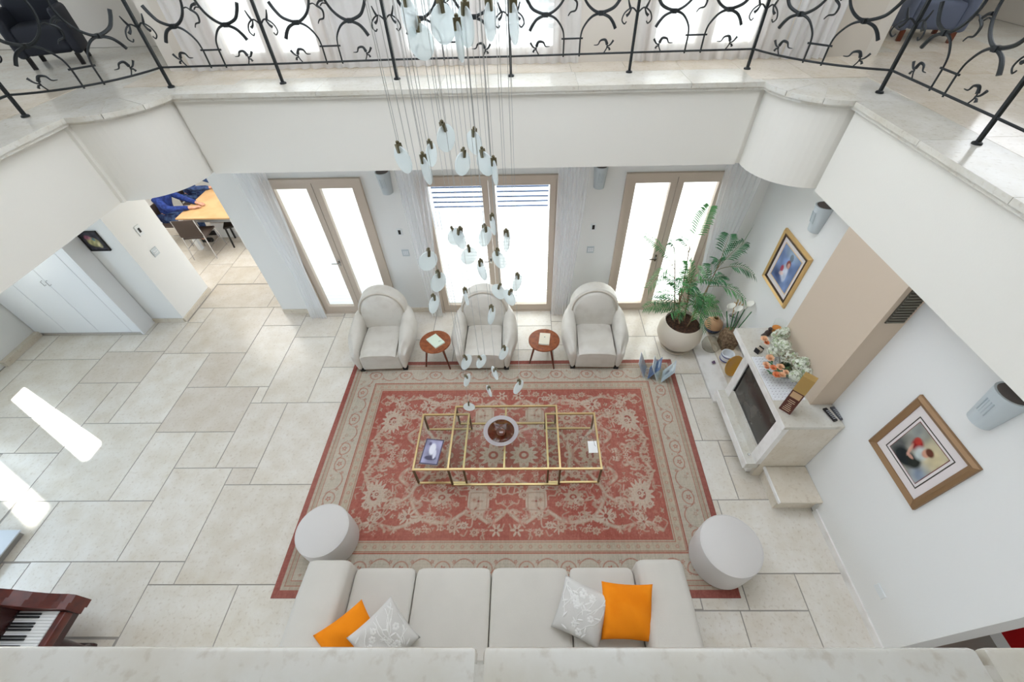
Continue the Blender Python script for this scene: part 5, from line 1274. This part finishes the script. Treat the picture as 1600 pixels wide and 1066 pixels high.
for k, (a, b, wpx, hpx) in enumerate(DR_):
    y = 2.5+rr.uniform(-.28, .28)
    if b < 100: y = 2.45+rr.uniform(-.15, .15)
    c = at(a, b, y=y); dist = (c-Vector((0, 0, CAMH))).dot(AF); D_ = .132 if b > 100 else .14
    full = D_*FPX/dist; cosw = max(.12, min(1, wpx/full)); yaw = math.acos(cosw)*(1 if rr.random() < .5 else -1)
    g = MB(); prof = []
    n_ = 24; rings = []
    for q in range(7):
        u = -1+2*q/6; rings.append([(D_/2*math.sqrt(max(0, 1-u**4*.98))*math.cos(2*PI*i/n_)*1.0, .011*u, D_*.56*math.sqrt(max(0, 1-u**4*.98))*math.sin(2*PI*i/n_)) for i in range(n_)])
    g.loft(rings)
    lean = rr.uniform(-.25, .25); M_ = Matrix.Translation(c) @ Matrix.Rotation(yaw, 4, 'Z') @ Matrix.Rotation(lean, 4, 'Y')
    o = build('glass_drop', xf(g, M_), DROP, cd)
    tp = M_ @ Vector((0, 0, D_*.5)); 
    build('clip', xf(MB().box(-.008, .008, -.017, .017, D_*.30, D_*.56+.012).sphere((0, 0, D_*.56+.018), .010, 8, 6), M_), nmat('clip_metal', (112, 104, 80), .4, metal=.6) if k == 0 else bpy.data.materials['clip_metal'], o)
    t0 = M_ @ Vector((0, 0, D_*.56+.02))
    build('wire', MB().tube([t0, (t0.x, t0.y, ZTOP-.03)], .0016, 4), nmat('wire_grey', (176, 178, 178), .35, metal=.5) if k == 0 else bpy.data.materials['wire_grey'], o)
for k in range(26):   # wires whose discs hang above the frame
    x, y = -.35+rr.uniform(-.42, .42), 2.5+rr.uniform(-.25, .25)
    z = at(700, -20, y=y).z+rr.uniform(.05, .9)
    g = MB(); n_ = 20
    g.loft([[(.066*math.sqrt(max(0, 1-u**4*.98))*math.cos(2*PI*i/n_), .011*u, .074*math.sqrt(max(0, 1-u**4*.98))*math.sin(2*PI*i/n_)) for i in range(n_)] for u in (-1, -.6, 0, .6, 1)])
    M_ = Matrix.Translation((x, y, z)) @ Matrix.Rotation(rr.uniform(0, 3), 4, 'Z'); o = build('glass_drop', xf(g, M_), DROP, cd)
    build('wire', MB().tube([(x, y, z+.07), (x, y, ZTOP-.03)], .0016, 4), bpy.data.materials['wire_grey'], o)

# ================================================================== PIANO (bottom left corner)
pn = thing('piano', 'dark red mahogany piano with open keyboard at the lower left', 'piano', (-4.7, .2, 0))
kx0, kx1 = -4.46, -4.10; ky1 = .80
def wkey(y): return MB().box(-4.27, -4.105, y+.0012, y+.0222, .705, .732).box(-4.46, -4.27, y+.0012, y+.0222, .705, .732)
n = 0; y = ky1-.0235
while n < 40:
    build('white_key', wkey(y), IVORY, pn, smooth=False); n += 1; y -= .0235
pat = [1, 1, 0, 1, 1, 1, 0]
for k in range(39):
    if pat[k % 7]: yk = ky1-.0235*(k+1); build('black_key', MB().box(-4.46, -4.245, yk-.0065, yk+.0065, .732, .748), EBONY, pn, smooth=False)
ye_ = ky1-.0235*52
build('key_slip', MB().rbox(-4.105, -4.045, ye_-.08, .80, .64, .728, .012, 3), MAHOG, pn)
build('keybed', MB().box(-4.95, -4.05, ye_-.08, .92, .58, .70), MAHOGD, pn, smooth=False)
ck = [(-4.035, .58), (-4.035, .765), (-4.08, .80), (-4.14, .80), (-4.24, .82), (-4.34, .87), (-4.44, .95), (-4.55, 1.0), (-4.62, 1.0), (-4.62, .60)]
for y0_, y1_ in ((.805, .86), (.86, .925), (ye_-.08, ye_-.0)): build('cheek', MB().prism(ck if y0_ != .86 else [(a, b-.02) for a, b in ck], y0_, y1_, 'y'), MAHOG, pn, smooth=False)
build('fallboard', MB().prism([(-4.46, .70), (-4.46, .76), (-4.52, .97), (-4.56, .97), (-4.56, .70)], ye_, .805, 'y'), MAHOGD, pn, smooth=False)
build('case', MB().rbox(-5.10, -4.60, ye_-.08, .925, .10, 1.0, .015, 2), MAHOG, pn)
build('lid', MB().rbox(-5.14, -4.57, ye_-.12, .96, 1.0, 1.035, .014, 3), MAHOG, pn)
build('music_ledge', MB().rbox(-4.66, -4.60, -.3, .70, 1.035, 1.07, .008, 2), MAHOGD, pn)
LEGP = [(.0001, 0), (.05, 0), (.055, .06), (.03, .12), (.045, .3), (.055, .5), (.035, .56), (.05, .58)]
for yy in (.60, ye_): build('leg', MB().lathe(LEGP, -4.24, yy, 20), MAHOGD, pn)
build('toe_block', MB().rbox(-4.62, -4.20, .54, .66, 0, .07, .02, 2), MAHOGD, pn)
pn.location.x -= .09
# pale low cabinet at the left frame edge
p = at(32, 828, z=.09)
lb = thing('low_platform', 'low pale grey platform corner at the left frame edge', 'platform', (-6.5, 1.2, 0))
build('top', MB().rbox(-7.6, p.x, .3, p.y, .07, .09, .004, 1), nmat('pale_grey_top', (200, 206, 210), .3), lb, smooth=False)
build('body', MB().box(-7.58, p.x-.02, .32, p.y-.02, .0, .07), nmat('pale_grey_body', (150, 148, 142), .5), lb, smooth=False)

# ================================================================== DINING CORNER
dt = thing('dining_table', 'oak-topped dining table with white metal legs in the room beyond', 'table', (-6.45, 8.5, 0))
build('tabletop', MB().rbox(-7.02, -5.84, 7.50, 9.5, .72, .752, .004, 1), OAK, dt, smooth=False)
build('apron', MB().box(-6.98, -5.88, 7.54, 7.57, .64, .72).box(-6.98, -6.95, 7.57, 9.4, .64, .72).box(-5.91, -5.88, 7.57, 9.4, .64, .72), nmat('grey_metal', (150, 154, 158), .35, metal=.4), dt, smooth=False)
for x, y in ((-6.96, 7.55), (-5.92, 7.55), (-6.96, 9.36), (-5.92, 9.36)): build('leg', MB().box(x-.03, x+.05, y-.03, y+.05, 0, .72), WHITE, dt, smooth=False)
build('under_panel', MB().box(-6.80, -6.05, 8.0, 8.04, .0, .35), WHITE, dt, smooth=False)
def dchair(label, loc, rz, colr):
    t = thing('dining_chair', label, 'chair', loc, 'dining chairs', rz)
    build('seat', MB().rbox(-.22, .22, -.22, .22, .44, .475, .012, 2), colr, t, world=False)
    build('backrest', MB().rbox(-.22, .22, -.245, -.215, .50, .86, .012, 2), colr, t, world=False)
    for s in (-1, 1):
        build('leg', MB().tube([(s*.21, .20, .44), (s*.23, .24, 0)], .011, 8), CHROME, t, world=False); build('leg', MB().tube([(s*.21, -.24, .86), (s*.21, -.23, .46), (s*.23, -.28, 0)], .011, 8), CHROME, t, world=False)
        build('stretcher', MB().tube([(s*.22, -.25, .25), (s*.22, .22, .25)], .007, 6), CHROME, t, world=False)
    return t
dchair('brown mesh dining chair at the near end of the oak table', (-6.68, 7.46, 0), .1, BROWNM)
sl = thing('stool', 'black stool tucked under the near right corner of the oak table', 'stool', (-6.15, 7.86, 0), None, .4)
build('seat', MB().rbox(-.2, .2, -.2, .2, .43, .47, .012, 2), DARK, sl, world=False)
for sx in (-1, 1):
    for sy in (-1, 1): build('leg', MB().tube([(sx*.17, sy*.17, .43), (sx*.2, sy*.2, 0)], .018, 8), DARK, sl, world=False)
dchair('dining chair holding the person in the blue sweater', (-7.42, 7.90, 0), -PI/2, BROWNM)
dchair('dining chair holding the second person further along the oak table', (-7.45, 8.85, 0), -PI/2, BROWNM)
def skin_mesh(name, verts, edges, rad, mat, parent, root=0):
    me = bpy.data.meshes.new(name); me.from_pydata(verts, edges, []); me.materials.append(mat)
    o = bpy.data.objects.new(name, me); C.objects.link(o); o.parent = parent
    s = o.modifiers.new('skin', 'SKIN'); s.use_smooth_shade = True
    for i, r in enumerate(rad):
        v = me.skin_vertices[0].data[i]; v.radius = (r, r) if not isinstance(r, tuple) else r; v.use_root = (i == root)
    u = o.modifiers.new('sub', 'SUBSURF'); u.levels = 1; u.render_levels = 2
    return o
def person(label, loc, rz, top, hand_a, hand_b):
    "seated figure facing local +Y, pelvis at z .52"
    t = thing('person', label, 'person', loc, None, rz)
    V = [(0, 0, .56), (0, .0, .70), (0, .04, .86), (0, .08, 1.00), (0, .10, 1.07),                                   # 0-4 torso, neck base
         (.10, .02, .55), (.14, .42, .55), (.14, .46, .12), (.14, .56, .05), (-.10, .02, .55), (-.14, .42, .55), (-.14, .40, .12), (-.14, .50, .05)]
    E_ = [(0, 1), (1, 2), (2, 3), (3, 4), (0, 5), (5, 6), (6, 7), (7, 8), (0, 9), (9, 10), (10, 11), (11, 12)]
    Rr = [(.15, .12), (.135, .105), (.15, .11), (.16, .10), (.06, .055), .09, .07, .045, .04, .09, .07, .045, .04]
    # body in one skin, clothes slightly proud
    SH = [(.18, .08, 1.00), (-.18, .08, 1.00)]; EL = [(.25, .26, .83), (-.24, .26, .83)]
    i0 = len(V); V += [SH[0], EL[0], hand_a, SH[1], EL[1], hand_b, (0, .12, 1.15), (0, .15, 1.24), (0, .15, 1.32)]
    E_ += [(3, i0), (i0, i0+1), (i0+1, i0+2), (3, i0+3), (i0+3, i0+4), (i0+4, i0+5), (4, i0+6), (i0+6, i0+7), (i0+7, i0+8)]
    Rr += [.06, .045, .028, .06, .045, .028, .052, .085, .07]
    skin_mesh('body', V, E_, Rr, SKIN, t)
    # sweater
    Vs = [(0, 0, .58), (0, .0, .72), (0, .04, .87), (0, .08, 1.0), (0, .10, 1.06), SH[0], EL[0], tuple(Vector(EL[0]).lerp(Vector(hand_a), .85)), SH[1], EL[1], tuple(Vector(EL[1]).lerp(Vector(hand_b), .85))]
    skin_mesh('sweater', Vs, [(0, 1), (1, 2), (2, 3), (3, 4), (3, 5), (5, 6), (6, 7), (3, 8), (8, 9), (9, 10)], [(.165, .135), (.155, .125), (.17, .13), (.175, .12), (.08, .075), .08, .066, .048, .08, .066, .048], top, t)
    skin_mesh('jeans', V[:1]+V[5:8]+V[9:12], [(0, 1), (1, 2), (2, 3), (0, 4), (4, 5), (5, 6)], [(.16, .13), .11, .088, .062, .11, .088, .062], JEANS, t)
    for s in (0, 1):
        x = .14 if s == 0 else -.14; y = .48 if s == 0 else .42
        build('shoe', MB().rbox(x-.045, x+.045, y-.06, y+.20, 0, .09, .03, 3), DARK, t, world=False)
    # head details
    build('hair', MB().sphere((0, .13, 1.31), .112, 16, 10, (1, 1.02, .95)), HAIR, t, world=False)
    for s in (-1, 1): build('eye', MB().sphere((s*.032, .232, 1.265), .011, 8, 6), DARK, t, world=False); build('ear', MB().sphere((s*.09, .15, 1.25), .025, 8, 6, (.4, .7, 1.1)), SKIN, t, world=False)
    build('nose', MB().tube([(0, .235, 1.27), (0, .255, 1.235)], [.009, .014], 8), SKIN, t, world=False)
    build('mouth', MB().box(-.022, .022, .226, .234, 1.195, 1.203), nmat('lip', (170, 96, 90), .6), t, world=False)
    # hands: palm and five bent fingers each
    for hp, el, sd in ((hand_a, EL[0], 1), (hand_b, EL[1], -1)):
        hp = Vector(hp); d = (hp-Vector(el)); d.z = 0; d.normalize(); s = Vector((-d.y, d.x, 0))*(1 if sd > 0 else -1)
        V2 = [tuple(hp-d*.02), tuple(hp+d*.045)]; E2 = [(0, 1)]; R2 = [(.026, .02), (.036, .017)]
        for q, (off, ln) in enumerate([(-.028, .062), (-.009, .075), (.010, .070), (.028, .055)]):
            b = hp+d*.075+s*off; i = len(V2); V2 += [tuple(b), tuple(b+d*ln*.5+Vector((0, 0, .004))), tuple(b+d*ln*.95-Vector((0, 0, .012)))]; E2 += [(1, i), (i, i+1), (i+1, i+2)]; R2 += [.010, .009, .008]
        i = len(V2); V2 += [tuple(hp+d*.02-s*.035), tuple(hp+d*.055-s*.056)]; E2 += [(0, i), (i, i+1)]; R2 += [.012, .010]
        skin_mesh('hand', V2, E2, R2, SKIN, t)
    return t
person('person in a blue sweater and jeans seated at the oak table, forearms on the tabletop', (-7.50, 7.98, 0), -PI/2, DENIM, (.10, .66, .785), (-.06, .70, .785))
person('second person in a denim shirt seated farther along the oak table', (-7.50, 8.85, 0), -PI/2, JEANS, (.08, .62, .785), (-.10, .60, .785))

# ================================================================== UPPER GALLERY SEATS
def gallery_chair(label, x, y, rz, mat, matd):
    t = thing('gallery_armchair', label, 'armchair', (x, y, ZU), None, rz)
    build('seat', MB().rbox(-.32, .32, -.35, .35, .14, .44, .05, 3), mat, t, world=False); build('backrest', MB().rbox(-.38, .38, .28, .46, .12, .92, .06, 3), mat, t, world=False)
    for s in (-1, 1): build('armrest', MB().rbox(s*.38-.07, s*.38+.07, -.36, .36, .12, .6, .05, 3), mat, t, world=False)
    for s in (-1, 1):
        for q in (-.3, .36): build('foot', MB().box(s*.34-.03, s*.34+.03, q-.03, q+.03, 0, .13), matd, t, world=False, smooth=False)
    return t
p = at(90, 84, z=ZU+.1); o = gallery_chair('dark armchair on the upper gallery at far left', p.x, p.y, .5, NAVY, DARK); o.scale = (.72, .72, .95)
p = at(1440, 44, z=ZU+.1); o = gallery_chair('slate blue armchair on the upper gallery at right', p.x, p.y, -.3, SLATE, WOODR); o.scale = (.8, .8, .9)
